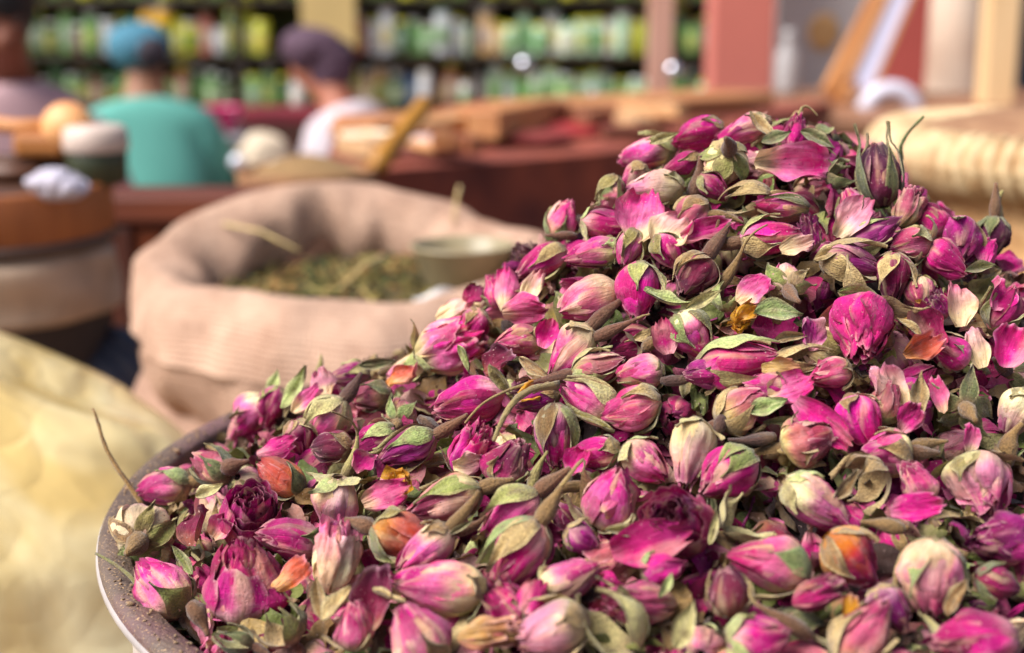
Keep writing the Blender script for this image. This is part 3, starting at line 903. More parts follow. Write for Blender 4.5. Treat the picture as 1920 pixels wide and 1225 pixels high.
for line in BUDS.strip().splitlines():
    a, label = line.split('|'); q = a.split(); seed += 1
    if 'skip' in q: continue
    r = np.random.default_rng(seed)
    px, py, L, W, ang, tilt = map(float, q[:6]); kind, pal = q[6], q[7]
    nsep, slen, spread, code, hip, stem = int(q[8]), float(q[9]), float(q[10]), q[11], float(q[12]), float(q[13])
    p = on_heap(px, py, .006)
    Lw = world_len(p, L * 1.06) / max(math.cos(math.radians(tilt)), .72); Ww = world_len(p, W * 1.03) * .5 / 1.10
    if tilt < -40: Lw = world_len(p, L * 1.1)
    if kind in ('open', 'half'): Ww /= 1.13
    if kind == 'crumple': Ww /= 1.3
    ax = img_axis(ang, tilt) + .10 * r.normal(size=3)
    make_bud('rosebud' if kind != 'calyx' else 'rose_calyx', p, Lw, Ww, ax, kind, pal, nsep, slen, spread, code, hip, r, label,
             'rosebud' if kind != 'calyx' else 'calyx', 'dried rosebuds heaped in the tub', stem=stem)
    boxes.append((px, py, math.sqrt(L * W), label))

for line in PETALS.strip().splitlines():
    a, label = line.split('|'); q = a.split(); seed += 1
    if 'skip' in q: continue
    r = np.random.default_rng(seed)
    px, py, w, h, ang = map(float, q[:5])
    p = on_heap(px, py, .007); n = heap_n(p[0], p[1])
    yax = img_axis(ang if h >= w else ang, 0)
    nn = n * .55 - FWD * .75 + .25 * r.normal(size=3)
    s1, s2 = (w, h)
    loose_petal('rose_petal', p + n * .002, world_len(p, s1), world_len(p, s2), yax, nn, q[5], r, label, 'loose petals on the heap', crum=float(q[6]) * 1.35)
    boxes.append((px, py, .8 * math.sqrt(w * h), label))

for line in LEAVES.strip().splitlines():
    a, label = line.split('|'); q = a.split(); seed += 1
    if 'skip' in q: continue
    r = np.random.default_rng(seed)
    px, py, L, ang = map(float, q[:4])
    p = on_heap(px, py, .009); n = heap_n(p[0], p[1])
    loose_sepal('leaflet', p + n * .002, world_len(p, L), img_axis(ang, 0), n * .5 - FWD * .8 + .35 * r.normal(size=3), r, label, 'loose leaflets on the heap', q[4], float(q[5]))

for line in HIPS.strip().splitlines():
    a, label = line.split('|'); q = a.split(); seed += 1
    r = np.random.default_rng(seed)
    px, py, L, W, ang = map(float, q[:5])
    p = on_heap(px, py, .006)
    make_hip(p, world_len(p, L), world_len(p, W) * .5, img_axis(ang, 8 * r.normal()), r, label, 'bare hips on the heap', q[5] == 'g', float(q[6]))

for line in STAMENS.strip().splitlines():
    a, label = line.split('|'); q = a.split(); seed += 1
    r = np.random.default_rng(seed)
    px, py, S = map(float, q[:3]); p = on_heap(px, py, .007); s = world_len(p, S)
    g = Geo()
    for k in range(9):
        nu = 9
        u, v = np.meshgrid(np.linspace(-1, 1, nu), np.linspace(-1, 1, nu), indexing='ij')
        c1 = Waves(3.5, n=6, seed=int(r.integers(1 << 30)))
        P = np.stack([u * s * .42, v * s * .30, s * .16 * c1(u, v)], -1)
        x, y, z = frame_axes(r.normal(size=3), r.uniform(0, 6))
        P = P[..., :1] * x + P[..., 1:2] * y + P[..., 2:] * z + r.normal(size=3) * s * .2
        g.grid(P, pal_color('gold', .5 + .3 * c1(u + 2, v)) * r.uniform(.75, 1.15))
    for k in range(16):
        d = r.normal(size=3); d /= np.linalg.norm(d); q0 = r.normal(size=3) * s * .15
        g.tube([q0, q0 + d * s * .3 + r.normal(size=3) * s * .05, q0 + d * s * .55], [s * .02, s * .016, s * .01], lin((190, 140, 70)), n=5)
    o = g.build('stamens', M_PETAL); o.location = p
    tag(o, label, 'stamens', 'dried stamens on the heap')

# thin dry stalks leaning over the rim
def stalk(pts, rad, col, label):
    g = Geo(); g.tube(pts, np.linspace(rad, rad * .55, len(pts)), col, n=7, wob=.12)
    tag(g.build('dry_stalk', M_SEPAL), label, 'stalk')


b0 = on_heap(266, 948, .004)
def path_px(pp, Y0, Y1):
    pp = np.asarray(pp, float); t = np.linspace(0, 1, len(pp)); tt = np.linspace(0, 1, 16)
    xs = np.interp(tt, t, pp[:, 0]); ys = np.interp(tt, t, pp[:, 1]); Ys = np.linspace(Y0, Y1, 16)
    k = np.array([.25, .5, .25])
    for _ in range(2):
        xs[1:-1] = np.convolve(xs, k, 'valid'); ys[1:-1] = np.convolve(ys, k, 'valid')
    return np.array([at(a, b, c) for a, b, c in zip(xs, ys, Ys)])


stalk(path_px([(270, 952), (246, 918), (222, 882), (202, 850), (190, 818), (184, 792), (174, 766)], b0[1], b0[1] + .012), .00085, lin((146, 112, 62)), 'thin brown dry stalk leaning out over the rim')
b1 = on_heap(268, 1108, .004)
stalk(path_px([(268, 1112), (244, 1080), (216, 1058), (180, 1038)], b1[1] - .004, b1[1] + .012), .00075, lin((110, 104, 54)), 'thin green stalk lying across the rim')
b2 = on_heap(1040, 722, .012)
stalk(path_px([(1046, 722), (1000, 728), (966, 748), (942, 786), (926, 826)], b2[1] - .004, b2[1] - .028), .0011, lin((142, 122, 74)), 'arching dry stalk across the middle slope')
b3 = on_heap(1690, 286, .01)
stalk(path_px([(1690, 300), (1688, 274), (1704, 246), (1732, 218)], on_heap(1690, 300, 0)[1], on_heap(1690, 300, 0)[1] - .006), .0008, lin((110, 120, 70)), 'thin curved green stalk standing beside the near-black bud')

# ------------------------------------------------------------------ gap filling: half sunk buds, petals and leaflets between the ones above
AB = np.array([[b[0], b[1], b[2]] for b in boxes]); LB = [b[3] for b in boxes]
used = set()
KINDW = {'mag': 'magenta', 'pink': 'pink', 'rose': 'rose-coloured', 'dusk': 'dusky red', 'pur': 'violet', 'dull': 'dull pink', 'deep': 'dark wine', 'pale': 'pale pink', 'cream': 'cream', 'bright': 'vivid pink'}


def rel_label(px, py, head):
    d = np.hypot(AB[:, 0] - px, AB[:, 1] - py)
    for i in np.argsort(d)[:9]:
        dx, dy = px - AB[i, 0], py - AB[i, 1]
        w = ('right of' if dx > 0 else 'left of') if abs(dx) > abs(dy) else ('below' if dy > 0 else 'above')
        s = f'{head} {w} the {LB[i]}'
        if len(s.replace('-', ' ').split()) <= 16 and s not in used:
            used.add(s); return s
    return None


ra = np.random.default_rng(11)
pts_auto = []; n_b = n_p = n_l = 0
for it in range(9000):
    px, py = ra.uniform(190, 1960), ra.uniform(225, 1290)
    d = ray(px, py); p = on_heap(px, py, .0)
    h, q = heap_h(p[0], p[1])
    if q > .985 or abs(p[2] - h) > .004: continue
    dd = np.hypot(AB[:, 0] - px, AB[:, 1] - py) / AB[:, 2]
    if dd.min() < .50: continue
    if pts_auto and np.min(np.linalg.norm(np.array(pts_auto) - p, axis=1)) < .0098: continue
    r = np.random.default_rng(5000 + it); n = heap_n(p[0], p[1])
    scale = r.uniform(.72, 1.0)
    t = r.random()
    inframe = px < 1920 and py < 1225
    if t < .62 and n_b < 165:
        pal = ['mag', 'pink', 'rose', 'dusk', 'pur', 'dull', 'deep', 'pale', 'cream', 'bright', 'mag', 'deep'][int(r.integers(12))]
        lab = rel_label(px, py, f'half-sunk {KINDW[pal]} bud')
        if not lab: continue
        kind = ['closed', 'closed', 'closed', 'half', 'crumple'][int(r.integers(5))]
        ax = r.normal(size=3) * np.array([1, 1, .6]); ax /= np.linalg.norm(ax)
        W = .0062 * scale; L = .0165 * scale
        make_bud('rosebud', p - n * (.0035 if dd.min() > .72 else .0075), L, W / (1.2 if kind != 'closed' else 1), ax, kind, pal, int(r.integers(1, 4)) if kind != 'crumple' else 0,
                 r.uniform(.7, 1.05), r.uniform(0, .3), 'ggtpd'[int(r.integers(5))], 1.2 if r.random() < .4 else 0, r, lab, 'rosebud', 'dried rosebuds heaped in the tub')
        n_b += 1
    elif t < .84 and n_p < 100:
        pal = ['mag', 'pink', 'rose', 'deep', 'cream', 'bright', 'pale', 'mag'][int(r.integers(8))]
        lab = rel_label(px, py, f'small {KINDW[pal]} petal lodged')
        if not lab: continue
        loose_petal('rose_petal', p - n * .0035, .010 * scale, .013 * scale, r.normal(size=3), n * .7 - FWD * .4 + .5 * r.normal(size=3), pal, r, lab, 'loose petals on the heap', crum=r.uniform(1.2, 2.4))
        n_p += 1
    elif n_l < 95:
        gr = r.random() < .7
        lab = rel_label(px, py, 'dry green leaflet caught' if gr else 'dry tan leaflet caught')
        if not lab: continue
        loose_sepal('leaflet', p - n * .002, .014 * scale, r.normal(size=3), n * .6 - FWD * .4 + .5 * r.normal(size=3), r, lab, 'loose leaflets on the heap', 'gpgd'[int(r.integers(4))] if gr else 't', r.uniform(.35, 1.0))
        n_l += 1
    else:
        continue
    pts_auto.append(p)
print('auto', n_b, n_p, n_l)

# ------------------------------------------------------------------ litter: the countless crumbs of petal and leaf that fill the tub
def make_litter():
    g = Geo(); r = np.random.default_rng(21)
    # bed of the heap, its dark colour painting shade into the gaps
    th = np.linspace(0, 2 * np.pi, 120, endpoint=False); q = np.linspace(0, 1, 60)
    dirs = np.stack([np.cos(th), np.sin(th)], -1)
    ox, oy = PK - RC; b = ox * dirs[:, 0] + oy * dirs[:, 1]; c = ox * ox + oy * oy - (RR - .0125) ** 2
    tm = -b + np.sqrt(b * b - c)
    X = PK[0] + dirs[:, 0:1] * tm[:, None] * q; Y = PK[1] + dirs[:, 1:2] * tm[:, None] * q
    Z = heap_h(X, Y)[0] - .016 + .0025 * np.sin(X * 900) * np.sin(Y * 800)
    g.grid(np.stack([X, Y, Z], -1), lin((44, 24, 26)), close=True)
    cols = [PAL[k][1] for k in ('mag', 'pink', 'deep', 'rose', 'dusk', 'cream', 'mag', 'deep', 'pur')] + GREENS + BROWNS + TANS
    for k in range(6200):
        a = r.uniform(0, 6.28); qq = math.sqrt(r.uniform(0, .985))
        x, y = RC + np.array([math.cos(a), math.sin(a)]) * (RR - .015) * qq
        h, _ = heap_h(x, y)
        dep = r.uniform(-.016, -.004) if k % 3 else r.uniform(-.007, .0)
        s = r.uniform(.003, .0078)
        n = heap_n(x, y) * .8 + r.normal(size=3) * .6
        ax, ay, az = frame_axes(n, r.uniform(0, 6.28))
        nu = 6
        u, v = np.meshgrid(np.linspace(-1, 1, nu), np.linspace(-1, 1, nu), indexing='ij')
        ru = 1 / np.maximum(np.maximum(np.abs(u), np.abs(v)), .01) * np.hypot(u, v); ru = np.where(ru > 0, ru, 1)
        u2, v2 = u / np.maximum(ru, 1) , v / np.maximum(ru, 1)
        kx, ky, p1, p2 = r.uniform(1, 4, 4)
        asp = r.uniform(.25, .9) if k % 4 else r.uniform(.07, .16)
        w = .28 * np.sin(u2 * kx + p1) * np.cos(v2 * ky + p2) + r.uniform(-.4, .4) * u2 ** 2 + .1 * r.normal(size=u.shape)
        P = (u2 * s)[..., None] * ax + (v2 * s * asp)[..., None] * ay + (w * s)[..., None] * az + np.array([x, y, float(h) + dep])
        cc = cols[int(r.integers(len(cols)))] * r.uniform(.6, 1.1)
        c2 = cc * .7 + .3 * CREAM if r.random() < .35 else cc * .8
        m = sst(-1, 1, u)[..., None]
        g.grid(P, cc * (1 - m) + c2 * m)
    o = g.build('crushed_petal_litter', M_PETAL)
    tag(o, 'crumbs of crushed petals and sepals filling the gaps of the heap', 'petal litter', kind='stuff')


make_litter()

# ------------------------------------------------------------------ the tub
M_TUB = mat_basic('white_painted_tin', lin((214, 210, 206)), rough=.45, var=.12, scale=30, bump=.15, bscale=120, bdist=.002, color2=lin((176, 160, 150)))


def mat_rim():
    m = mat_basic('dusty_rim', lin((104, 86, 74)), rough=.55, var=.4, scale=60, bump=.5, bscale=900, bdist=.0015, color2=lin((72, 56, 50)), detail=9)
    nt = m.node_tree; b = [n for n in nt.nodes if n.type == 'BSDF_PRINCIPLED'][0]
    src = b.inputs['Base Color'].links[0].from_socket
    tc = nt.nodes.new('ShaderNodeTexCoord')
    n1 = nt.nodes.new('ShaderNodeTexNoise'); n1.inputs['Scale'].default_value = 1400; n1.inputs['Detail'].default_value = 3
    nt.links.new(tc.outputs['Object'], n1.inputs['Vector'])
    r1 = nt.nodes.new('ShaderNodeMapRange'); r1.inputs['From Min'].default_value = .60; r1.inputs['From Max'].default_value = .70; nt.links.new(n1.outputs['Fac'], r1.inputs['Value'])
    n2 = nt.nodes.new('ShaderNodeTexNoise'); n2.inputs['Scale'].default_value = 22; n2.inputs['Detail'].default_value = 4
    nt.links.new(tc.outputs['Object'], n2.inputs['Vector'])
    r2 = nt.nodes.new('ShaderNodeMapRange'); r2.inputs['From Min'].default_value = .5; r2.inputs['From Max'].default_value = .62; nt.links.new(n2.outputs['Fac'], r2.inputs['Value'])
    m1 = nt.nodes.new('ShaderNodeMix'); m1.data_type = 'RGBA'; nt.links.new(r2.outputs[0], m1.inputs['Factor']); nt.links.new(src, m1.inputs['A']); m1.inputs['B'].default_value = tuple(lin((108, 76, 78))) + (1,)
    m2 = nt.nodes.new('ShaderNodeMix'); m2.data_type = 'RGBA'; nt.links.new(r1.outputs[0], m2.inputs['Factor']); nt.links.new(m1.outputs['Result'], m2.inputs['A']); m2.inputs['B'].default_value = tuple(lin((186, 150, 108))) + (1,)
    nt.links.new(m2.outputs['Result'], b.inputs['Base Color'])
    return m


M_RIM = mat_rim()
tub = tag(empty('metal_tub', loc=(RC[0], RC[1], 0)), 'white metal tub with dusty brown rim, heaped with dried rosebuds', 'tub')
g = Geo(); g.revolve([(.186, .0), (.1915, .004), (.1915, .60), (.1925, .605), (.1915, .61), (.1915, ZR - .006)], (1, 1, 1), n=128); g.build('wall', M_TUB, tub)
g = Geo(); g.revolve([(.1898, ZR - .10), (.1899, ZR - .004), (.1902, ZR - .0012), (.1910, ZR), (.1965, ZR + .0006), (.1985, ZR + .0001), (.1996, ZR - .0016), (.1996, ZR - .004), (.1975, ZR - .006), (.1917, ZR - .0062)], (1, 1, 1), n=160)
g.build('rim', M_RIM, tub)
g = Geo(); g.revolve([(.1992, ZR - .0022), (.2001, ZR - .0026), (.2003, ZR - .0040), (.1994, ZR - .0052), (.1982, ZR - .0056)], (1, 1, 1), n=160); g.build('rim_edge', mat_basic('worn_tin_edge', lin((176, 166, 162)), rough=.4, var=.3, scale=40), tub)

# dust and crumbs that have settled on the rim
g = Geo(); r = np.random.default_rng(77)
for k in range(650):
    a = r.uniform(0, 6.28); rad = .1908 + .0065 * r.random() ** .8; s = r.uniform(.0002, .0006) * (1 if r.random() < .93 else 2.2)
    c = np.array([RC[0] + rad * math.cos(a), RC[1] + rad * math.sin(a), ZR + .0006 + s * .3])
    d = r.normal(size=3); d[2] *= .3; d /= np.linalg.norm(d)
    g.tube([c - d * s, c, c + d * s], [s * .6, s * .8, s * .5], lin((170, 134, 96)) * r.uniform(.5, 1.2), n=4)
tag(g.build('rim_dust', M_SEPAL), 'brown crumbs and dust settled on the tub rim', 'dust', kind='stuff')
# ------------------------------------------------------------------ the stalls behind (all far out of focus in the photograph)
def G(name): return tag(bpy.data.objects[name], kind='structure')


M_GROUND = mat_basic('dusty_ground', lin((128, 104, 84)), rough=.9, var=.35, scale=3, bump=.3, bscale=30)
M_BURLAP = None


def mat_burlap(name, c, c2, nu=210, nv=52):
    """coarse plain weave that follows the cloth's own uv"""
    m, nt, N, L = new_mat(name)
    out = N('ShaderNodeOutputMaterial'); b = N('ShaderNodeBsdfPrincipled'); tc = N('ShaderNodeTexCoord')
    nz0 = N('ShaderNodeTexNoise'); nz0.inputs['Scale'].default_value = 30; L(tc.outputs['UV'], nz0.inputs['Vector'])
    wob = N('ShaderNodeMix'); wob.data_type = 'RGBA'; wob.blend_type = 'LINEAR_LIGHT'; wob.inputs['Factor'].default_value = .006
    L(tc.outputs['UV'], wob.inputs['A']); L(nz0.outputs['Color'], wob.inputs['B'])
    sep = N('ShaderNodeSeparateXYZ'); L(wob.outputs['Result'], sep.inputs[0])
    def sn(sock, k):
        a = N('ShaderNodeMath'); a.operation = 'MULTIPLY'; a.inputs[1].default_value = k * math.pi; L(sock, a.inputs[0])
        s_ = N('ShaderNodeMath'); s_.operation = 'SINE'; L(a.outputs[0], s_.inputs[0]); return s_.outputs[0]
    pr = N('ShaderNodeMath'); pr.operation = 'MULTIPLY'; L(sn(sep.outputs[0], nu), pr.inputs[0]); L(sn(sep.outputs[1], nv), pr.inputs[1])
    ab = N('ShaderNodeMath'); ab.operation = 'ABSOLUTE'; L(pr.outputs[0], ab.inputs[0])
    nz = N('ShaderNodeTexNoise'); nz.inputs['Scale'].default_value = 26; nz.inputs['Detail'].default_value = 8; nz.inputs['Roughness'].default_value = .65; L(tc.outputs['Object'], nz.inputs['Vector'])
    ad = N('ShaderNodeMath'); ad.operation = 'MULTIPLY_ADD'; ad.inputs[1].default_value = .34; L(ab.outputs[0], ad.inputs[0]); L(nz.outputs['Fac'], ad.inputs[2])
    rp = N('ShaderNodeMapRange'); rp.inputs['From Min'].default_value = .36; rp.inputs['From Max'].default_value = .82; L(ad.outputs[0], rp.inputs['Value'])
    mx = N('ShaderNodeMix'); mx.data_type = 'RGBA'; L(rp.outputs[0], mx.inputs['Factor']); mx.inputs['A'].default_value = tuple(c2) + (1,); mx.inputs['B'].default_value = tuple(c) + (1,)
    L(mx.outputs['Result'], b.inputs['Base Color']); b.inputs['Roughness'].default_value = .9; b.inputs['Specular IOR Level'].default_value = .15
    bp = N('ShaderNodeBump'); bp.inputs['Strength'].default_value = .9; bp.inputs['Distance'].default_value = .003; L(ad.outputs[0], bp.inputs['Height']); L(bp.outputs[0], b.inputs['Normal'])
    L(b.outputs[0], out.inputs['Surface']); return m


M_BURLAP = mat_burlap('burlap', lin((204, 168, 144)), lin((146, 110, 90)), 330, 84)
M_BURLAP_B = mat_burlap('burlap_body', lin((196, 160, 138)), lin((142, 108, 90)), 470, 380)
_mc = {}


def paint(rgb, rough=.6, var=.2, scale=12, metal=0.0, bump=.1, **k):
    key = (tuple(rgb), rough, var, scale, metal, bump)
    if key not in _mc:
        _mc[key] = mat_basic('paint_%02x%02x%02x' % tuple(int(v) for v in rgb), lin(rgb), rough=rough, var=var, scale=scale, metal=metal, bump=bump, bscale=scale * 5, bdist=.004, **k)
    return _mc[key]


def wood(rgb, rgb2, axis=0, key=None):
    kk = ('wood', tuple(rgb), tuple(rgb2), axis)
    if kk not in _mc:
        st = [14, 14, 14]; st[axis] = 1.0
        _mc[kk] = mat_basic('wood_%02x%02x%02x' % tuple(rgb), lin(rgb), rough=.55, scale=2.2, color2=lin(rgb2), bump=.25, bscale=6, bdist=.003, stretch=tuple(st), detail=8)
    return _mc[kk]


g = Geo(); n = 60
u, v = np.meshgrid(np.linspace(-60, 60, n), np.linspace(-20, 120, n), indexing='ij')
g.grid(np.stack([u, v, 0 * u], -1), (1, 1, 1)); tag(g.build('ground', M_GROUND), kind='structure')


def slab(name, lo, hi, mat, parent=None, bevel=.004, M=None):
    g = Geo(); g.box(lo, hi, M=M); return g.build(name, mat, parent, smooth=False, bevel=bevel)


def pxbox(name, x0, y0, x1, y1, Y, depth, mat, parent=None, bevel=.004):
    """a box whose front face spans the given pixels at distance Y (built upright in the world)"""
    a = at(x0, y1, Y); b = at(x1, y0, Y)
    return slab(name, (a[0], Y, a[2]), (b[0], Y + depth, b[2]), mat, parent, bevel)


# ---- burlap sack with rolled rim, dried herbs inside and a tin cup
SC = np.array([-.118, 1.00])
def rimz(y): return .884 + (y - .84) / .32 * .062
sack = tag(empty('burlap_sack', loc=(SC[0], SC[1], 0)), 'open tan burlap sack with thick rolled rim, full of dried green herbs', 'sack')
wv = Waves(2.2, dim=3, n=7, seed=5); wv2 = Waves(6, dim=3, n=8, seed=6)
th = np.linspace(0, 2 * np.pi, 120, endpoint=False); ph = np.linspace(0, 2 * np.pi, 26)
TH, PH = np.meshgrid(th, ph, indexing='ij')
RX, RY = .122, .135
tube = .0315 * (1 + .22 * wv(np.cos(TH), np.sin(TH), 0 * TH) * .6) * (1 + .15 * np.clip(-np.sin(TH), -.3, 1))
cx = np.cos(TH) * (RX + .010 * wv(np.cos(TH) * 1.3, np.sin(TH) * 1.3, TH * 0 + 4)); cy = np.sin(TH) * RY
rad = tube * np.cos(PH); up_ = 1.35 * tube * np.sin(PH)
fold = .006 * wv2(np.cos(TH) * 1.5, np.sin(TH) * 1.5, PH * .35) + .003 * wv2(np.cos(TH) * 3.5 + 5, np.sin(TH) * 3.5, PH * .5)
X = cx + (rad + fold) * np.cos(TH); Yv = cy + (rad + fold) * np.sin(TH)
Z = rimz(SC[1] + cy) + up_ + .008 * wv(np.cos(TH), np.sin(TH), 0 * TH + 2) - .025
gg = Geo(); gg.grid(np.stack([X, Yv, Z], -1), (1, 1, 1), close=True); gg.build('rolled_rim', M_BURLAP, sack, sub=1)
zz = np.linspace(0, 1, 30); TH2, ZZ = np.meshgrid(th, zz, indexing='ij')
rb = np.interp(ZZ, [0, .1, .5, .8, .93, 1], [.15, .19, .205, .195, .165, .125])
rb = rb * (1 + .04 * wv(np.cos(TH2), np.sin(TH2), ZZ * 3) + .018 * wv2(np.cos(TH2) * 2, np.sin(TH2) * 2, ZZ * 2))
top = rimz(SC[1] + rb * np.sin(TH2)) - .03
gg = Geo(); gg.grid(np.stack([rb * np.cos(TH2) * .98, rb * np.sin(TH2) * 1.04, ZZ * top], -1), (1, 1, 1), close=True); gg.build('body', M_BURLAP_B, sack, sub=1)
# slack inner cloth between rim and herbs
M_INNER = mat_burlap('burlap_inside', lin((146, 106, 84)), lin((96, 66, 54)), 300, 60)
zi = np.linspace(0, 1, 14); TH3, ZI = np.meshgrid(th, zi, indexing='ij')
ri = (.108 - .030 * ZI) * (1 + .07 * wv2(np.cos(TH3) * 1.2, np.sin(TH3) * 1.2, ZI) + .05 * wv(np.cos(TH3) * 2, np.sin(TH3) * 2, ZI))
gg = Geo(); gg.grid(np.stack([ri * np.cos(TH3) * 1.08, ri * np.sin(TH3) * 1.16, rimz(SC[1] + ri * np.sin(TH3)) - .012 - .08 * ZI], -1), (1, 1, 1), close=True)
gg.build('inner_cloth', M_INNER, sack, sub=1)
# herbs
M_HERB = mat_basic('dried_herbs', rough=.85, var=.5, scale=300, attr=True, bump=.4, bscale=400, bdist=.002)
g = Geo(); r = np.random.default_rng(31)
u, v = np.meshgrid(np.linspace(0, 2 * np.pi, 60, endpoint=False), np.linspace(0, 1, 14), indexing='ij')
hz = lambda x, y: .872 + .10 * (y + .1) + .020 * np.exp(-((x - .05) ** 2 + y ** 2) / .006)
hx = np.cos(u) * v * .108; hy = np.sin(u) * v * .118
g.grid(np.stack([hx, hy, hz(hx, hy)], -1), lin((92, 78, 42)), close=True)
HC = [lin(c) for c in ((120, 116, 54), (150, 130, 66), (84, 92, 44), (170, 120, 64), (96, 74, 44), (186, 164, 96), (60, 72, 36))]
for k in range(1500):
    a = r.uniform(0, 6.28); q = math.sqrt(r.random()) * .105; x, y = q * math.cos(a), q * math.sin(a) * 1.08
    d = r.normal(size=3); d[2] = abs(d[2]) * .5; d /= np.linalg.norm(d); l = r.uniform(.006, .024)
    p = np.array([x, y, hz(x, y) + r.uniform(0, .01)])
    g.tube([p - d * l / 2, p + r.normal(size=3) * l * .08, p + d * l / 2], np.array([1, .9, .5]) * r.uniform(.0005, .0016), HC[int(r.integers(7))] * r.uniform(.7, 1.2), n=4)
o = g.build('dried_herbs', M_HERB); o.location = (SC[0], SC[1], 0)
tag(o, 'dried green and brown herbs filling the burlap sack', 'herbs', kind='stuff')
pc = at(868, 500, .99)
cup = tag(empty('tin_cup', loc=tuple(pc)), 'grey-green tin cup of brown spice pushed into the herbs', 'cup')
g = Geo(); g.revolve([(.001, -.034), (.021, -.034), (.0235, -.030), (.0345, .012), (.0368, .0142), (.0372, .0160), (.0356, .0166), (.0336, .0140), (.022, -.028), (.001, -.028)], (1, 1, 1), n=64); g.build('body', paint((150, 136, 104), .4, .2, 60), cup)
g = Geo(); g.revolve([(.0005, .0095), (.014, .0085), (.026, .006), (.0315, .004)], (1, 1, 1), n=48); g.build('spice', paint((118, 80, 30), .9, .3, 120), cup)
g = Geo(); u, v = np.meshgrid(np.linspace(-1, 1, 14), np.linspace(-1, 1, 14), indexing='ij'); w3 = Waves(3, seed=9)
P = np.stack([u * .020, v * .012, .004 * w3(u, v) + .004 * u * v], -1); g.grid(P, (1, 1, 1)); g.grid(P[::-1] - [0, 0, .0008], (1, 1, 1))
o = g.build('paper_scrap', paint((190, 186, 182), .7, .1, 30)); o.location = tuple(at(842, 566, .90)); o.rotation_euler = (.6, .1, .3); tag(o, 'small grey-white paper scrap lying in the sack before the cup', 'paper')
for k, (a, b, Ya, Yb) in enumerate([((862, 350), (850, 420), 1.10, 1.08), ((420, 420), (560, 470), 1.06, 1.02), ((640, 540), (720, 480), .97, 1.0)]):
    g = Geo(); A, B = at(*a, Ya), at(*b, Yb); g.tube([A, (A + B) / 2 + np.array([0, 0, .004]), B], [.0014, .0016, .0011], lin((196, 168, 110)), n=6)
    tag(g.build('straw', M_SEPAL), ['pale straw standing against the back of the sack', 'long straw stuck in the left fold of the sack', 'reddish straw lying across the herbs'][k], 'straw')

# ---- yellow plastic bag, near at the left
def mat_plastic():
    m, nt, N, L = new_mat('yellow_plastic')
    out = N('ShaderNodeOutputMaterial'); b = N('ShaderNodeBsdfPrincipled'); tc = N('ShaderNodeTexCoord')
    nz = N('ShaderNodeTexNoise'); nz.inputs['Scale'].default_value = 7; nz.inputs['Detail'].default_value = 6; nz.inputs['Distortion'].default_value = 1.2; L(tc.outputs['Object'], nz.inputs['Vector'])
    rp_ = N('ShaderNodeMapRange'); rp_.inputs['From Min'].default_value = .35; rp_.inputs['From Max'].default_value = .68; L(nz.outputs['Fac'], rp_.inputs['Value'])
    mx = N('ShaderNodeMix'); mx.data_type = 'RGBA'; L(rp_.outputs[0], mx.inputs['Factor']); mx.inputs['A'].default_value = tuple(lin((214, 184, 118))) + (1,); mx.inputs['B'].default_value = tuple(lin((242, 230, 188))) + (1,)  # cream-white patches put the film's highlights into its colour
    L(mx.outputs['Result'], b.inputs['Base Color']); b.inputs['Roughness'].default_value = .24; b.inputs['Coat Weight'].default_value = .3
    vo = N('ShaderNodeTexVoronoi'); vo.feature = 'DISTANCE_TO_EDGE'; vo.inputs['Scale'].default_value = 11; 
    n2 = N('ShaderNodeTexNoise'); n2.inputs['Scale'].default_value = 9; n2.inputs['Detail'].default_value = 3; L(tc.outputs['Object'], n2.inputs['Vector'])
    ml = N('ShaderNodeMix'); ml.data_type = 'RGBA'; ml.blend_type = 'LINEAR_LIGHT'; ml.inputs['Factor'].default_value = .12; L(tc.outputs['Object'], ml.inputs['A']); L(n2.outputs['Color'], ml.inputs['B']); L(ml.outputs['Result'], vo.inputs['Vector'])
    ad = N('ShaderNodeMath'); ad.operation = 'MULTIPLY_ADD'; ad.inputs[1].default_value = 1.2; L(vo.outputs['Distance'], ad.inputs[0]); L(nz.outputs['Fac'], ad.inputs[2])
    bp = N('ShaderNodeBump'); bp.inputs['Strength'].default_value = .32; bp.inputs['Distance'].default_value = .02; L(ad.outputs[0], bp.inputs['Height']); L(bp.outputs[0], b.inputs['Normal'])
    t = N('ShaderNodeBsdfTranslucent'); L(mx.outputs['Result'], t.inputs['Color']); ms = N('ShaderNodeMixShader'); ms.inputs[0].default_value = .25
    L(b.outputs[0], ms.inputs[1]); L(t.outputs[0], ms.inputs[2]); L(ms.outputs[0], out.inputs['Surface']); return m


M_PLASTIC = mat_plastic()
def lump(name, c, rx, ry, rz, mat, seed, amp=.08, crease=.05, parent=None, n=(90, 50), power=1.0):
    w = Waves(2.0, dim=3, n=8, seed=seed); w2 = Waves(5.5, dim=3, n=9, seed=seed + 1)
    t = np.linspace(0, 2 * np.pi, n[0], endpoint=False); p = np.linspace(-np.pi / 2 + .001, np.pi / 2 - .001, n[1])
    T, Pp = np.meshgrid(t, p, indexing='ij')
    x, y, z = np.cos(T) * np.cos(Pp), np.sin(T) * np.cos(Pp), np.sin(Pp)
    s = 1 + amp * w(x, y, z) - crease * (1 - np.abs(w2(x, y, z * .6))).clip(0, 1) ** 2
    if power != 1.0:
        z = np.sign(z) * np.abs(z) ** power
    g = Geo(); g.grid(np.stack([x * rx * s, y * ry * s, z * rz * s], -1) , (1, 1, 1), close=True)
    o = g.build(name, mat, parent, sub=1); o.location = c; return o


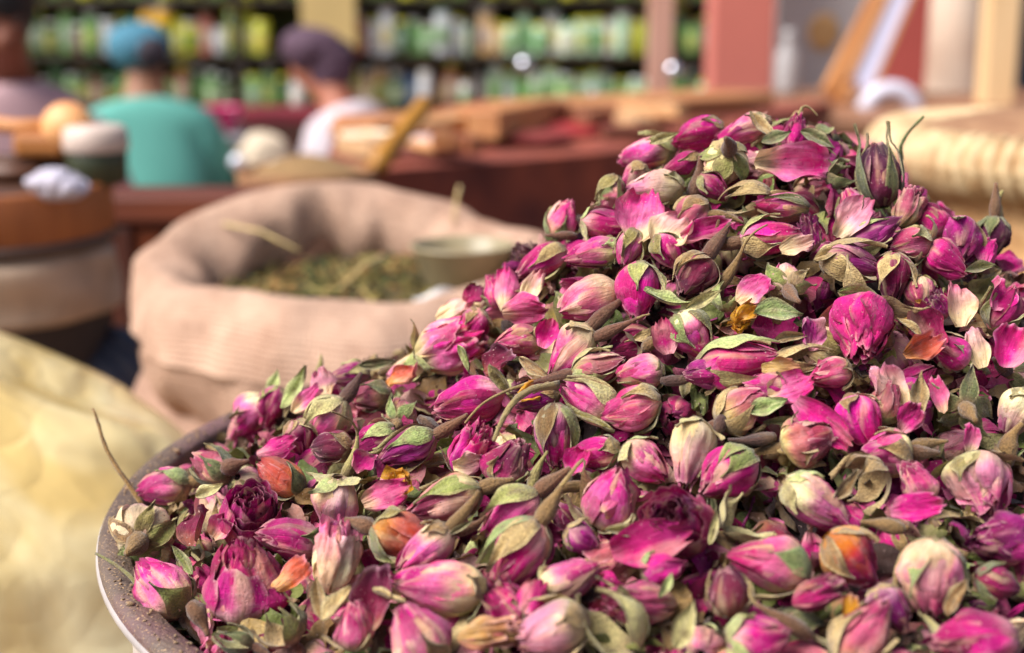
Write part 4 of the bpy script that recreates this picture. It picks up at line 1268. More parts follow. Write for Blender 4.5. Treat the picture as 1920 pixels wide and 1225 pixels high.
bag = tag(empty('plastic_bag', loc=(-.338, .74, -.024)), 'full yellow translucent plastic bag slumped beside the tub', 'bag')
w_a, w_b, w_c = Waves(2.2, dim=3, n=8, seed=41), Waves(6.5, dim=3, n=9, seed=42), Waves(13, dim=3, n=9, seed=43)
zk = np.array([0, .10, .45, .72, .80, .835, .87, .91, .935, .945]); rk = np.array([.17, .215, .235, .225, .205, .188, .186, .150, .075, .002])
zs = np.linspace(0, 1, 120); zq = np.interp(zs, np.linspace(0, 1, 10), zk); rq = np.interp(zs, np.linspace(0, 1, 10), rk)
ker = np.hanning(11); ker /= ker.sum(); rq = np.convolve(np.pad(rq, 5, 'edge'), ker, 'valid'); zq = np.convolve(np.pad(zq, 5, 'edge'), ker, 'valid'); rq[-1] = .001
T, I = np.meshgrid(np.linspace(0, 2 * np.pi, 180, endpoint=False), np.arange(120), indexing='ij')
r0, z0 = rq[I], zq[I]
cx_, cy_, cz_ = np.cos(T) * r0 / .2, np.sin(T) * r0 / .2, z0 / .2
sc_ = 1 + .05 * w_a(cx_, cy_, cz_ * .7) - .05 * (1 - np.abs(w_b(cx_, cy_, cz_ * .5))).clip(0, 1) ** 3 - .025 * (1 - np.abs(w_c(cx_, cy_, cz_ * .4))).clip(0, 1) ** 3
zz_b = z0 + .010 * w_b(cx_ + 3, cy_, cz_ * .3) * (z0 > .3) - .012 * np.clip(np.cos(T) * r0 / .2 + .1, 0, 1.2) ** 1.5 * (z0 > .5) * np.clip((z0 - .5) / .35, 0, 1)
g = Geo(); g.grid(np.stack([r0 * sc_ * np.cos(T), r0 * sc_ * np.sin(T) * .92, zz_b], -1), (1, 1, 1), close=True); g.build('film', M_PLASTIC, bag, sub=1)
g = Geo(); g.tube([np.array([-.05, -.02, .93]), np.array([-.055, -.03, .955]), np.array([-.075, -.03, .965])], [.02, .012, .018], (1, 1, 1), n=14, wob=.15); g.build('twisted_neck', M_PLASTIC, bag)

# ---- round sieve on a canvas-covered drum, left
sx = at(-40, 440, 1.18)
sv = tag(empty('wooden_sieve', loc=(sx[0], sx[1] + .02, 0)), 'round orange wooden sieve standing on a grey drum', 'sieve')
zt, zb = at(0, 372, 1.10)[2], at(0, 498, 1.08)[2]
W1 = wood((174, 104, 50), (130, 68, 30), 2)
g = Geo(); g.revolve([(.103, zb), (.1055, zb + .002), (.1055, zt - .003), (.104, zt), (.099, zt), (.098, zb)], (1, 1, 1), n=80); g.build('band', W1, sv)
g = Geo(); g.revolve([(.001, zt - .003), (.0985, zt - .003)], (1, 1, 1), n=60); g.build('top_board', wood((84, 50, 30), (54, 30, 20), 0), sv)
g = Geo(); g.revolve([(.1058, zb - .0005), (.1075, zb + .001), (.1075, zb + .007), (.1058, zb + .0085)], (1, 1, 1), n=80); g.build('metal_hoop', paint((92, 74, 66), .5, .3, 40, .4), sv)
dr = tag(empty('canvas_drum', loc=(sx[0], sx[1] + .02, 0)), 'grey-beige canvas-covered drum under the wooden sieve', 'drum')
zc = at(0, 640, 1.08)[2]
wq = Waves(3, dim=3, seed=12)
g = Geo(); g.revolve(np.stack([np.interp(np.linspace(0, 1, 16), [0, .05, .9, 1], [.100, .106, .1065, .098]), np.linspace(zc, zb - .002, 16)], -1), (1, 1, 1), n=80, fn=lambda t, r_, z: (r_ + .0022 * wq(np.cos(t) * 2, np.sin(t) * 2, z * 40), z)); g.build('canvas', paint((182, 156, 132), .85, .35, 30), dr)
g = Geo(); g.revolve([(.095, .0), (.097, .01), (.099, zc + .002)], (1, 1, 1), n=60); g.build('base', paint((46, 34, 30), .7, .4, 20), dr)
lump('dark_sack', tuple(at(178, 700, 1.2) - np.array([0, 0, .05])), .07, .06, .10, paint((34, 36, 52), .5, .4, 10), 61, .07, .06)
tag(bpy.data.objects['dark_sack'], 'dark navy sack in the shade under the sieve', 'sack')
# ---- red-brown wooden chest behind the sack
zt2 = at(250, 366, 1.55)[2]
ch = tag(empty('wooden_chest', loc=(0, 1.55, 0)), 'red-brown wooden chest between the sieve and the burlap sack', 'chest')
xa, xb = at(188, 400, 1.55)[0], at(560, 400, 1.55)[0]
W2 = wood((140, 66, 26), (88, 34, 14), 2)
slab('panel', (xa, 0, 0), (xb, .07, zt2 - .034), W2, ch); slab('lid', (xa - .01, -.012, zt2 - .031), (xb + .01, .08, zt2), wood((120, 56, 28), (70, 26, 14), 0), ch)
slab('corner_post', (xa - .006, -.008, 0), (xa + .035, -.0005, zt2 - .034), wood((98, 44, 20), (60, 22, 10), 2), ch)

# ---- bits and pieces standing on the sieve and the bench at the left
TP = zt - .003
kx = at(183, 320, 1.21)[0]
pot = tag(empty('covered_pot', loc=(kx, 1.21, TP)), 'dark green pot with a white lid in front of the teal robe', 'pot')
h_ = at(183, 284, 1.21)[2] - TP
g = Geo(); g.revolve([(.001, 0), (.020, 0), (.0245, .004), (.0255, h_ - .003), (.024, h_)], (1, 1, 1), n=40); g.build('body', paint((52, 58, 34), .45, .3, 20), pot)
g = Geo(); g.revolve([(.026, h_ + .0004), (.0275, h_ + .003), (.0265, h_ + .018), (.022, h_ + .022), (.001, h_ + .0225)], (1, 1, 1), n=40); g.build('lid', paint((200, 178, 164), .5, .1, 20), pot)
bl = at(72, 268, 1.21)
stn = tag(empty('brown_jug', loc=(at(40, 330, 1.24)[0], 1.235, TP)), 'brown clay jug behind the white cloth at the left', 'jug')
hj = at(0, 292, 1.235)[2] - TP
g = Geo(); g.revolve([(.001, 0), (.020, 0), (.034, .3 * hj), (.032, .6 * hj), (.024, .9 * hj), (.026, hj), (.001, hj)], (1, 1, 1), n=40); g.build('body', paint((96, 56, 32), .5, .3, 20), stn)
g = Geo(); t_ = np.linspace(0, np.pi, 12); g.tube(np.stack([.028 + .022 * np.sin(t_), 0 * t_, hj * (.35 + .45 * (1 - np.cos(t_)) / 2)], -1), np.full(12, .005), (1, 1, 1)); g.build('handle', paint((96, 56, 32), .5, .3, 20), stn)
zb1, zb2 = TP + hj, at(0, 244, 1.235)[2]
o = slab('wooden_block', (at(18, 0, 1.235)[0], 1.21, zb1 + .0005), (at(118, 0, 1.235)[0], 1.26, zb2), wood((184, 120, 56), (146, 84, 36), 0), None, .006); tag(o, 'orange wooden block lying on the brown jug', 'block')
pb = at(128, 238, 1.225)
mal = tag(empty('wooden_mallet', loc=tuple(pb)), 'round-headed pale wooden mallet propped on the orange block', 'mallet')
lump('head', (0, 0, 0), .0225, .020, .0215, wood((236, 176, 116), (204, 132, 76), 0), 71, .02, .0, mal, (40, 24))
g = Geo(); g.tube([np.array([-.012, 0, .0]), np.array([-.045, .0, .0]), np.array([-.085, .008, .004])], [.0075, .0065, .007], (1, 1, 1), n=12); g.build('handle', wood((206, 140, 78), (168, 100, 50), 0), mal)
lump('white_cloth', (at(102, 355, 1.13)[0], 1.135, TP + .009), .024, .02, .011, paint((180, 172, 184), .8, .2, 20), 81, .16, .2); tag(bpy.data.objects['white_cloth'], 'crumpled white cloth lying on the sieve', 'cloth')

# ---- long red bench with boards
TZ = .85
TB = tag(empty('market_table', loc=(0, 0, 0)), 'long low table draped in dark red cloth in front of the shelves', 'table')
c0, c1, c2, c3 = onz(600, 332, TZ), onz(1240, 268, TZ), onz(1560, 190, TZ), onz(640, 218, TZ)
M_RED = mat_basic('red_cloth', lin((146, 66, 42)), rough=.85, var=.5, scale=11, bump=.3, bscale=16, bdist=.01, color2=lin((92, 38, 30)), detail=8)
g = Geo(); nn = 30
s_, t_ = np.meshgrid(np.linspace(0, 1, nn), np.linspace(0, 1, nn), indexing='ij')
P = (1 - s_)[..., None] * ((1 - t_)[..., None] * c0 + t_[..., None] * c3) + s_[..., None] * ((1 - t_)[..., None] * c1 + t_[..., None] * c2)
wr = Waves(9, seed=14); P[..., 2] += .004 * wr(P[..., 0], P[..., 1] * .5)
g.grid(P, (1, 1, 1))
edge = np.concatenate([P[:, 0], P[-1, 1:], P[::-1, -1][1:], P[0, ::-1][1:]])
dn = np.linspace(0, 1, 10); E_ = np.repeat(edge[:, None], 10, 1).copy(); E_[..., 2] -= dn[None] * .62
cen = edge.mean(0); dirn = edge - cen; dirn[:, 2] = 0; dirn /= np.linalg.norm(dirn, axis=1, keepdims=True)
sw = .016 * np.sin(np.arange(len(edge)) * .9) + .010 * np.sin(np.arange(len(edge)) * 2.3)
E_ += dirn[:, None] * (sw[:, None] * dn + .02 * dn)[..., None]
g.grid(E_, (1, 1, 1)); g.build('cloth', M_RED, TB)
inner = [.8 * q_ + .2 * cen for q_ in (c0, c1, c2, c3)]
for q_ in inner: slab('leg', (q_[0] - .03, q_[1] - .03, 0), (q_[0] + .03, q_[1] + .03, TZ - .03), wood((110, 64, 34), (70, 36, 20), 2), TB)


def board(name, a, b, w, hgt, z, mat, label, cat, tilt=0.0):
    A = onz(*a, z); B = onz(*b, z); d = B - A; L_ = np.linalg.norm(d); ang = math.atan2(d[1], d[0])
    g = Geo(); g.box((0, -w / 2, 0), (L_, w / 2, hgt)); o = g.build(name, mat, None, smooth=False, bevel=.004)
    o.location = A; o.rotation_euler = (tilt, 0, ang); return tag(o, label, cat)


WP = wood((184, 128, 82), (150, 92, 52), 0)
board('wooden_board', (965, 222), (1385, 196), .22, .03, TZ + .012, WP, 'long pale wooden board lying across the far side of the red table', 'board')
board('wooden_board', (660, 262), (800, 244), .10, .03, TZ + .012, WP, 'pale wooden board at the near corner of the red table', 'board')
board('wooden_board', (640, 240), (1000, 228), .10, .022, TZ + .012, wood((184, 116, 70), (150, 84, 46), 0), 'orange wooden board behind the white paper stack', 'board')
board('wooden_batten', (905, 262), (1010, 236), .06, .05, TZ + .012, wood((200, 144, 92), (164, 104, 60), 0), 'short thick wooden batten laid slanting on the red table', 'batten')
board('wooden_batten', (870, 244), (980, 250), .05, .045, TZ + .014, wood((206, 136, 78), (170, 100, 52), 0), 'darker wooden batten crossing the slanting one', 'batten')
for k in range(1):
    o = board('paper_stack', (772, 282), (846, 276), .10, .02, TZ + .012, paint((196, 166, 158), .8, .1, 10), 'stack of pinkish white paper on the red table', 'paper stack')
q0, q1 = at(706, 312, 1.75), at(796, 196, 1.95)
g = Geo(); g.tube(np.linspace(q0, q1, 8), np.full(8, .013), (1, 1, 1), n=12, wob=.04)
tag(g.build('wooden_stick', wood((180, 124, 30), (140, 90, 20), 2)), 'ochre wooden stick leaning out of the spice tray', 'stick')
bw = onz(690, 300, TZ)
o = tag(empty('clay_bowl', loc=(bw[0], bw[1], TZ + .008)), 'small cream bowl with orange spice at the table corner', 'bowl')
g = Geo(); g.revolve([(.001, 0), (.02, 0), (.042, .026), (.045, .036), (.041, .034), (.02, .008), (.001, .006)], (1, 1, 1), n=40); g.build('body', paint((238, 210, 176), .35, .1, 20), o)
g = Geo(); g.revolve([(.001, .034), (.025, .030), (.038, .024)], (1, 1, 1), n=30); g.build('spice', paint((224, 136, 60), .9, .2, 60), o)
for k, (x_, y_) in enumerate([(1065, 252), (1130, 240), (1010, 268), (1180, 248)]):
    p_ = onz(x_, y_, TZ); lump('red_bundle', (p_[0], p_[1], TZ + .008), .07, .06, .014, paint([(150, 34, 36), (158, 44, 24), (120, 40, 34), (140, 30, 40)][k], .9, .3, 20), 90 + k, .08, .08)
    tag([o for o in bpy.data.objects if o.name.startswith('red_bundle')][-1], ['crimson cloth bundle on the red table', 'orange-red cloth bundle beside the long board', 'dull brown-red bundle at the table edge', 'wine-red bundle nearest the rosebud heap'][k], 'bundle')
# odd pieces of wood lying about on the table
rl = np.random.default_rng(88)
for k in range(22):
    x_, y_ = rl.uniform(640, 1330), rl.uniform(212, 288)
    if y_ > 318 - (x_ - 600) * .078 - 8: y_ = 318 - (x_ - 600) * .078 - 14
    L_ = rl.uniform(30, 120); b_ = (x_ + L_, y_ + rl.uniform(-22, 12))
    cw = [(216, 160, 106), (186, 120, 72), (150, 86, 52), (200, 156, 112), (120, 60, 40)][int(rl.integers(5))]
    board('wooden_lath', (x_, y_), b_, rl.uniform(.02, .05), rl.uniform(.008, .03), TZ + .012 + .001 * k, wood(cw, tuple(int(v * .72) for v in cw), 0), 'offcut of wood among the clutter on the red table', 'lath')['group'] = 'wood offcuts on the red table'
# spice tray behind the burlap sack
sc2 = at(575, 318, 1.72)
tr = tag(empty('spice_basket', loc=(sc2[0], 1.72, 0)), 'broad low basket of brown ground spice behind the burlap sack', 'basket')
zt3 = at(520, 322, 1.72)[2]
g = Geo(); g.revolve([(.06, zt3 - .16), (.078, zt3 - .08), (.084, zt3), (.082, zt3 + .004), (.078, zt3), (.075, zt3 - .02)], (1, 1, 1), n=60); g.build('wall', paint((150, 104, 66), .8, .4, 40), tr)
g = Geo(); g.revolve([(.001, zt3 + .022), (.03, zt3 + .016), (.055, zt3 + .005), (.077, zt3 - .008)], (1, 1, 1), n=50); g.build('spice', paint((140, 108, 68), .95, .3, 60), tr)
slab('stand', (-.06, -.06, 0), (.06, .06, zt3 - .161), wood((96, 54, 30), (60, 30, 16), 2), tr)

# ---- straw basket at the right
bc = np.array([at(2120, 330, 1.12)[0], 1.14]); BR = .178
zr_ = at(1800, 335, .98)[2]
bk = tag(empty('straw_basket', loc=(bc[0], bc[1], 0)), 'round straw basket with a thick raffia-wrapped rim at the right', 'basket')
M_STRAW = mat_basic('straw', lin((216, 192, 148)), rough=.6, var=.3, scale=60, bump=.3, bscale=200, bdist=.003, color2=lin((164, 126, 82)))
t = np.linspace(0, 2 * np.pi, 960, endpoint=False); p = np.linspace(0, 2 * np.pi, 20)
T, Pp = np.meshgrid(t, p, indexing='ij')
N_R = 92
rib = np.abs(np.sin((T * N_R + Pp * .9) / 2)) ** .6
rt = .0150 + .0092 * rib
g = Geo(); g.grid(np.stack([(BR + rt * np.cos(Pp)) * np.cos(T), (BR + rt * np.cos(Pp)) * np.sin(T), zr_ + 1.05 * rt * np.sin(Pp)], -1), (1, 1, 1), close=True); g.build('rim', M_STRAW, bk)
zz = np.linspace(0, zr_ - .018, 120); T2, Z2 = np.meshgrid(np.linspace(0, 2 * np.pi, 200, endpoint=False), zz, indexing='ij')
rw = BR - .006 - .03 * (1 - Z2 / zr_) ** 2 + .0035 * np.abs(np.sin(Z2 * 150)) + .001 * np.sin(T2 * 60)
g = Geo(); g.grid(np.stack([rw * np.cos(T2), rw * np.sin(T2), Z2], -1), (1, 1, 1), close=True); g.build('wall', mat_basic('straw_wall', lin((214, 170, 116)), rough=.7, var=.35, scale=50, color2=lin((170, 118, 70))), bk)
g = Geo(); rr_ = np.linspace(.001, BR - .01, 40); g.revolve(np.stack([rr_, zr_ + .012 + .028 * (1 - (rr_ / BR) ** 2) + .0012 * np.sin(rr_ * 900)], -1), (1, 1, 1), n=90); g.build('woven_lid', mat_basic('straw_lid', lin((156, 118, 84)), rough=.7, var=.35, scale=40, color2=lin((128, 88, 60))), bk)
pk = at(1612, 282, 1.02)
lump('pink_cloth', (pk[0], pk[1] + .03, pk[2] - .03), .045, .03, .04, paint((206, 110, 124), .85, .25, 20), 120, .08, .1); tag(bpy.data.objects['pink_cloth'], 'faded pink cloth bundle between the heap and the straw basket', 'cloth')
o = slab('wooden_crate', (pk[0] - .09, 1.0, 0), (pk[0] + .07, 1.12, pk[2] - .055), wood((120, 74, 44), (80, 44, 26), 0), None); tag(o, 'brown wooden crate carrying the pink cloth', 'crate')

# ---- posts, walls and boards at the right
def post(name, x, y1, w, Y, mat, label, cat, round_=False, lean=0.0):
    a = at(x, y1, Y); w_ = w * Y / F_PX / math.cos(.1)
    root = tag(empty(name, loc=(a[0], Y, 0)), label, cat)
    if round_:
        g = Geo(); g.revolve([(w_ / 2 * 1.0, 0), (w_ / 2, .5), (w_ / 2 * .98, 1.2), (w_ / 2 * .97, 2.6)], (1, 1, 1), n=40); g.build('shaft', mat, root)
        g = Geo(); g.revolve([(w_ * .62, .0), (w_ * .62, .14), (w_ * .52, .18)], (1, 1, 1), n=40); g.build('base', mat, root)
    else:
        slab('shaft', (-w_ / 2, 0, .0), (w_ / 2, w_, 2.6), mat, root); slab('base', (-w_ * .65, -.02, 0), (w_ * .65, w_ * 1.15, .12), mat, root)
    return root


post('wooden_post', 1240, 80, 44, 4.2, wood((206, 160, 140), (170, 116, 96), 2), 'slim pinkish wooden post in front of the jar shelves', 'post')
post('painted_pillar', 1394, 100, 112, 5.0, paint((198, 112, 98), .85, .15, 3), 'salmon pink painted pillar beside the jar shelves', 'pillar')
post('round_column', 1792, 100, 104, 4.6, mat_basic('plaster', lin((226, 210, 190)), rough=.8, var=.2, scale=3, color2=lin((186, 150, 124))), 'cream plaster column at the right', 'column', True)
post('wooden_pole', 1880, 100, 56, 4.0, wood((236, 204, 156), (206, 166, 116), 2), 'pale wooden pole at the right edge', 'pole')
gp = tag(empty('painted_board', loc=(0, 0, 0)), 'grey display panel with an ochre patch beside the pink pillar', 'panel')
pxbox('sheet', 1450, -60, 1640, 178, 5.3, .05, paint((206, 196, 192), .7, .15, 5), gp)
pp = at(1545, 60, 5.3); lump('patch', (pp[0], 5.292, pp[2]), .055, .008, .07, paint((226, 176, 116), .8, .3, 10), 130, .1, .1, gp, (30, 20))
pxbox('foot', 1452, 181, 1638, 480, 5.32, .04, paint((66, 52, 48), .7, .3, 5), gp)
o = pxbox('red_wall', 1560, -400, 2300, 640, 6.4, .2, paint((188, 84, 74), .9, .2, 2)); tag(o, 'brick-red plaster wall behind the columns', 'wall')
o = pxbox('dark_doorway', 1886, -100, 2100, 420, 5.2, .1, paint((34, 38, 52), .8, .4, 4)); tag(o, 'dark blue door standing ajar at the right edge', 'door')


def lean(name, a, b, w, th, Y0, Y1, mat, label, cat, frame=None):
    A, B = at(*a, Y0), at(*b, Y1); d = B - A; L_ = np.linalg.norm(d); d /= L_
    y = np.array([0, 1.0, 0]); x = np.cross(d, y); x /= np.linalg.norm(x); y = np.cross(x, d) * -1
    root = tag(empty(name, mat4(x, np.cross(d, x), d, A)), label, cat)
    slab('face', (-w / 2, -th / 2, 0), (w / 2, th / 2, L_), mat, root)
    if frame is not None:
        for s in (-1, 1): slab('frame', (s * w / 2 - .012 * (s < 0), -th / 2 - .008, -.01), (s * w / 2 + .012 * (s > 0), th / 2 + .008, L_ + .01), frame, root)
    return root


lean('wooden_plank', (1562, 180), (1672, -40), .075, .03, 4.0, 4.5, wood((208, 148, 92), (168, 104, 56), 2), 'orange wooden plank leaning against the white-edged board', 'plank')
lean('leaning_board', (1612, 160), (1700, -40), .062, .02, 3.9, 4.4, paint((226, 220, 240), .3, .05, 8), 'narrow white board leaning beside the orange plank', 'board', paint((170, 120, 80), .6, .2, 8))
ar = at(1668, 214, 3.9); g = Geo(); t_ = np.linspace(0, np.pi, 24); rA = 46 * 3.9 / F_PX
g.tube(np.stack([rA * np.cos(t_), 0 * t_, rA * .95 * np.sin(t_)], -1), np.full(24, .026), (1, 1, 1), n=12)
ac = tag(empty('white_chair', loc=(ar[0], 3.9, 0)), 'white plastic chair with an arched back before the red wall', 'chair')
o = g.build('back_arch', paint((196, 192, 204), .35, .05, 8), ac); o.location = (0, 0, ar[2])
for s in (-1, 1): slab('leg', (s * rA - .02, -.02, 0), (s * rA + .02, .02, ar[2]), paint((196, 192, 204), .35, .05, 8), ac)
slab('seat', (-rA, -.32, .44), (rA, -.021, .47), paint((196, 192, 204), .35, .05, 8), ac)
jw = at(1476, 150, 4.4); jg = tag(empty('white_bottle', loc=(jw[0], 4.4, at(1476, 230, 4.4)[2])), 'tall white plastic bottle by the foot of the pink pillar', 'bottle')
hb = at(1476, 108, 4.4)[2] - at(1476, 230, 4.4)[2]
g = Geo(); g.revolve([(.001, 0), (.034, 0), (.036, .02), (.036, hb * .62), (.016, hb * .8), (.016, hb * .9)], (1, 1, 1), n=30); g.build('body', paint((176, 170, 168), .6, .1, 8), jg)
g = Geo(); g.revolve([(.019, hb * .88), (.019, hb), (.001, hb)], (1, 1, 1), n=24); g.build('cap', paint((176, 170, 168), .6, .1, 8), jg)
low = tag(empty('display_counter', loc=(0, 0, 0)), 'brown wooden counter in front of the columns', 'counter')
xa, xb = at(1450, 240, 3.6)[0], at(2300, 240, 3.6)[0]; zz_ = at(1500, 218, 3.6)[2]
slab('top', (xa, 3.5, zz_ - .04), (xb, 4.7, zz_), wood((158, 112, 82), (114, 74, 50), 0), low); slab('front', (xa + .03, 3.53, 0), (xb, 3.56, zz_ - .041), wood((120, 70, 44), (80, 44, 28), 0), low)
jg.location.z = zz_; 

# ---- shelves of jars
SY = 7.0
sh = tag(empty('jar_shelf', loc=(0, 0, 0)), 'dark wooden shelving along the back holding rows of jars', 'shelf')
WD = wood((62, 48, 30), (36, 26, 16), 0)
x0, x1 = at(-260, 100, SY)[0], at(1345, 100, SY)[0]
zA, zB, zT = at(0, 104, SY)[2], at(0, 208, SY)[2], at(0, -2, SY)[2]
slab('backboard', (x0, SY + .34, 0), (x1, SY + .37, 2.4), paint((92, 100, 54), .9, .4, 6), sh)
for nm, zq in (('board', zT), ('board', zA), ('board', zB)): slab(nm, (x0, SY, zq - .025), (x1, SY + .339, zq), WD, sh)
for xq in (x0, at(430, 0, SY)[0], at(880, 0, SY)[0], x1 - .04): slab('upright', (xq, SY + .02, 0), (xq + .03, SY + .338, 2.4), WD, sh)
slab('lower_cabinet', (x0, SY - .02, 0), (x1, SY + .339, zB - .026), wood((84, 40, 26), (50, 24, 18), 0), sh)


def jar(px, wpx, ztop_px, zbase, rgb, shelf, label, group, kind, r):
    c = at(px, 100, SY + .07); w = wpx * (SY + .1) / F_PX
    h = at(px, ztop_px, SY + .1)[2] - zbase
    root = tag(empty('jar', loc=(c[0], SY + .07 + r.uniform(-.015, .03), zbase + .0005)), label, 'jar', group)
    m = paint(rgb, .25, .25, 14); R_ = w / 2
    g = Geo()
    if kind == 0: g.revolve([(.001, 0), (R_ * .9, 0), (R_, .02), (R_, h * .74), (R_ * .72, h * .84), (R_ * .7, h * .88)], (1, 1, 1), n=20)
    elif kind == 2: g.box((-R_, -R_ * .7, 0), (R_, R_ * .7, h * .985))
    else: g.revolve([(.001, 0), (R_ * .97, 0), (R_, .01), (R_, h * .87), (R_ * .9, h * .89)], (1, 1, 1), n=20)
    if kind == 2:
        g.build('body', m, root, smooth=False, bevel=.003); g = Geo(); g.box((-R_ * .8, -R_ * .7 - .002, h * .3), (R_ * .8, -R_ * .7 - .0004, h * .7)); g.build('paper_label', paint((226, 222, 190), .7, .1, 14), root); root.rotation_euler = (0, 0, r.normal() * .15); return root
    g.build('body', m, root)
    lc = [(214, 206, 60), (226, 226, 216), (64, 110, 60), (190, 180, 170), (120, 90, 40), (200, 196, 40)][int(r.integers(6))]
    g = Geo(); q_ = R_ * (.76 if kind == 0 else .99); g.revolve([(q_, h * .875), (q_, h * .985), (q_ * .9, h), (.001, h)], (1, 1, 1), n=20); g.build('lid', paint(lc, .35, .1, 14), root)
    lb = np.array(rgb) * .5 + np.array([(236, 232, 206), (90, 140, 60), (232, 222, 120), (220, 220, 220)][int(r.integers(4))]) * .5
    lb = tuple(int(v // 12 * 12) for v in lb)
    g = Geo(); g.revolve([(R_ + .0005, h * .18), (R_ + .0015, h * .19), (R_ + .0015, h * .60), (R_ + .0005, h * .61)], (1, 1, 1), n=20); g.build('paper_label', paint(lb, .7, .1, 14), root)
    return root


r = np.random.default_rng(55)
COLW = {'dgreen': [(66, 96, 46), (84, 112, 52), (56, 80, 46)], 'green': [(112, 160, 84), (130, 178, 98), (96, 144, 80)], 'mint': [(186, 214, 176), (204, 222, 190), (170, 204, 164)],
        'white': [(226, 222, 214), (204, 206, 206)], 'lime': [(176, 182, 48), (196, 190, 40)], 'tan': [(206, 170, 110), (188, 146, 90)], 'brown': [(126, 70, 40), (104, 58, 36)],
        'blue': [(82, 116, 160)], 'pink': [(190, 104, 84)], 'yellow': [(236, 178, 20)], 'peach': [(232, 186, 120)]}
WORD = {'dgreen': 'dark green', 'green': 'leaf green', 'mint': 'pale mint', 'white': 'greyish white', 'lime': 'yellow-green', 'tan': 'tan', 'brown': 'brown', 'blue': 'blue', 'pink': 'brick pink', 'yellow': 'tall bright yellow', 'peach': 'peach'}
rows = {'upper': (zA, 8, 34), 'lower': (zB, 112, 31)}
upper = 'dgreen green dgreen green dgreen dgreen green brown green white dgreen green yellow yellow lime lime pink white dgreen lime lime skip skip skip dgreen white white pink white white dgreen green green white white mint peach peach mint mint mint white mint mint mint white mint lime green dgreen dgreen green dgreen'.split()
lower = 'dgreen brown dgreen green dgreen dgreen green dgreen brown dgreen green dgreen dgreen green brown dgreen green dgreen dgreen green green dgreen white dgreen mint mint lime tan tan dgreen blue white brown brown white white mint mint green mint mint green mint mint mint green mint green dgreen green dgreen mint'.split()
cnt = {}
for rowname, seq in (('upper', upper), ('lower', lower)):
    zb_, tp, wpx = rows[rowname]
    n = len(seq); xs = np.linspace(-30, 1325, n)
    for i, k in enumerate(seq):
        if k == 'skip': continue
        rgb = COLW[k][int(r.integers(len(COLW[k])))]
        lab = f'{WORD[k]} jar, one of several alike on the {rowname} shelf'
        single = seq.count(k) == 1
        if single: lab = f'only {WORD[k]} jar standing on the {rowname} shelf'
        jar(xs[i] + r.uniform(-3, 3), wpx * r.uniform(.80, .98) if not k == 'yellow' else 33, tp + (r.uniform(0, 38) if k != 'yellow' else -2), zb_, rgb, rowname, lab, None if single else f'{WORD[k]} jars on the {rowname} shelf', int(r.integers(2)), r)
for i, px in enumerate(np.linspace(20, 1320, 27)):
    jar(px, 34, -70, zT, [(196, 192, 40), (120, 120, 40), (90, 120, 50)][i % 3], 'top', 'squat jar, one of a row alike on the top shelf', 'jars on the top shelf', 1, r)
o = pxbox('cardboard_panel', 566, -90, 664, 90, SY - .06, .03, paint((206, 178, 116), .85, .15, 4)); tag(o, 'plain tan cardboard panel hung in front of the upper shelf', 'panel')

# red bench, bowl and white bundle by the seated people
rb_ = tag(empty('red_bench', loc=(0, 0, 0)), 'low dark red bench behind the seated people', 'bench')
zq = at(480, 208, 6.3)[2]
slab('seat', (at(366, 0, 6.3)[0], 6.25, zq - .05), (at(640, 0, 6.3)[0], 6.62, zq), paint((120, 20, 40), .7, .3, 5), rb_)
for xx in (380, 610): slab('leg', (at(xx, 0, 6.3)[0], 6.3, 0), (at(xx, 0, 6.3)[0] + .05, 6.36, zq - .051), paint((90, 20, 30), .7, .3, 5), rb_)
bw = at(412, 248, 5.9); bo = tag(empty('magenta_basin', loc=(bw[0], 5.9, bw[2])), 'bright magenta plastic basin beside the teal robe', 'basin')
g = Geo(); g.revolve([(.001, 0), (.07, 0), (.095, .10), (.102, .105), (.097, .10), (.07, .012), (.001, .012)], (1, 1, 1), n=40); g.build('body', paint((206, 20, 104), .35, .1, 8), bo)
g = Geo(); g.tube([np.array([-.1, -.02, .09]), np.array([-.06, -.05, .02]), np.array([.06, -.05, .02]), np.array([.1, -.02, .09])], np.full(4, .004), (1, 1, 1)); g.build('handle', paint((220, 220, 220), .3, .1, 8), bo)
stl = tag(empty('stool', loc=(bw[0], 5.9, 0)), 'small grey stool carrying the magenta basin', 'stool')
slab('seat', (-.12, -.12, bw[2] - .03), (.12, .12, bw[2] - .0005), paint((150, 146, 150), .7, .2, 8), stl)
for sx_ in (-.1, .07):
    for sy_ in (-.1, .07): slab('leg', (sx_, sy_, 0), (sx_ + .03, sy_ + .03, bw[2] - .031), paint((130, 126, 130), .7, .2, 8), stl)
for k, (x_, y_, Y_, lab) in enumerate([(445, 304, 4.6, 'small pale round tin shining beside the teal robe'), (983, 122, 6.9, 'small shining steel ball on the lower shelf edge'), (1262, 132, 4.1, 'glass float hung on the slim wooden post')]):  # balls added to stand in for blurred bright glints
    c = at(x_, y_, Y_); g = Geo(); a_ = np.linspace(-np.pi / 2, np.pi / 2, 14); R_ = 15 * Y_ / F_PX
    g.revolve(np.stack([R_ * np.cos(a_) + 1e-4, R_ * np.sin(a_)], -1), (1, 1, 1), n=28)
    o = g.build(['round_tin', 'steel_ball', 'glass_float'][k], paint((222, 222, 232), .08, .05, 8, .9 if k else .3)); o.location = c; tag(o, lab, ['tin', 'ball', 'float'][k])

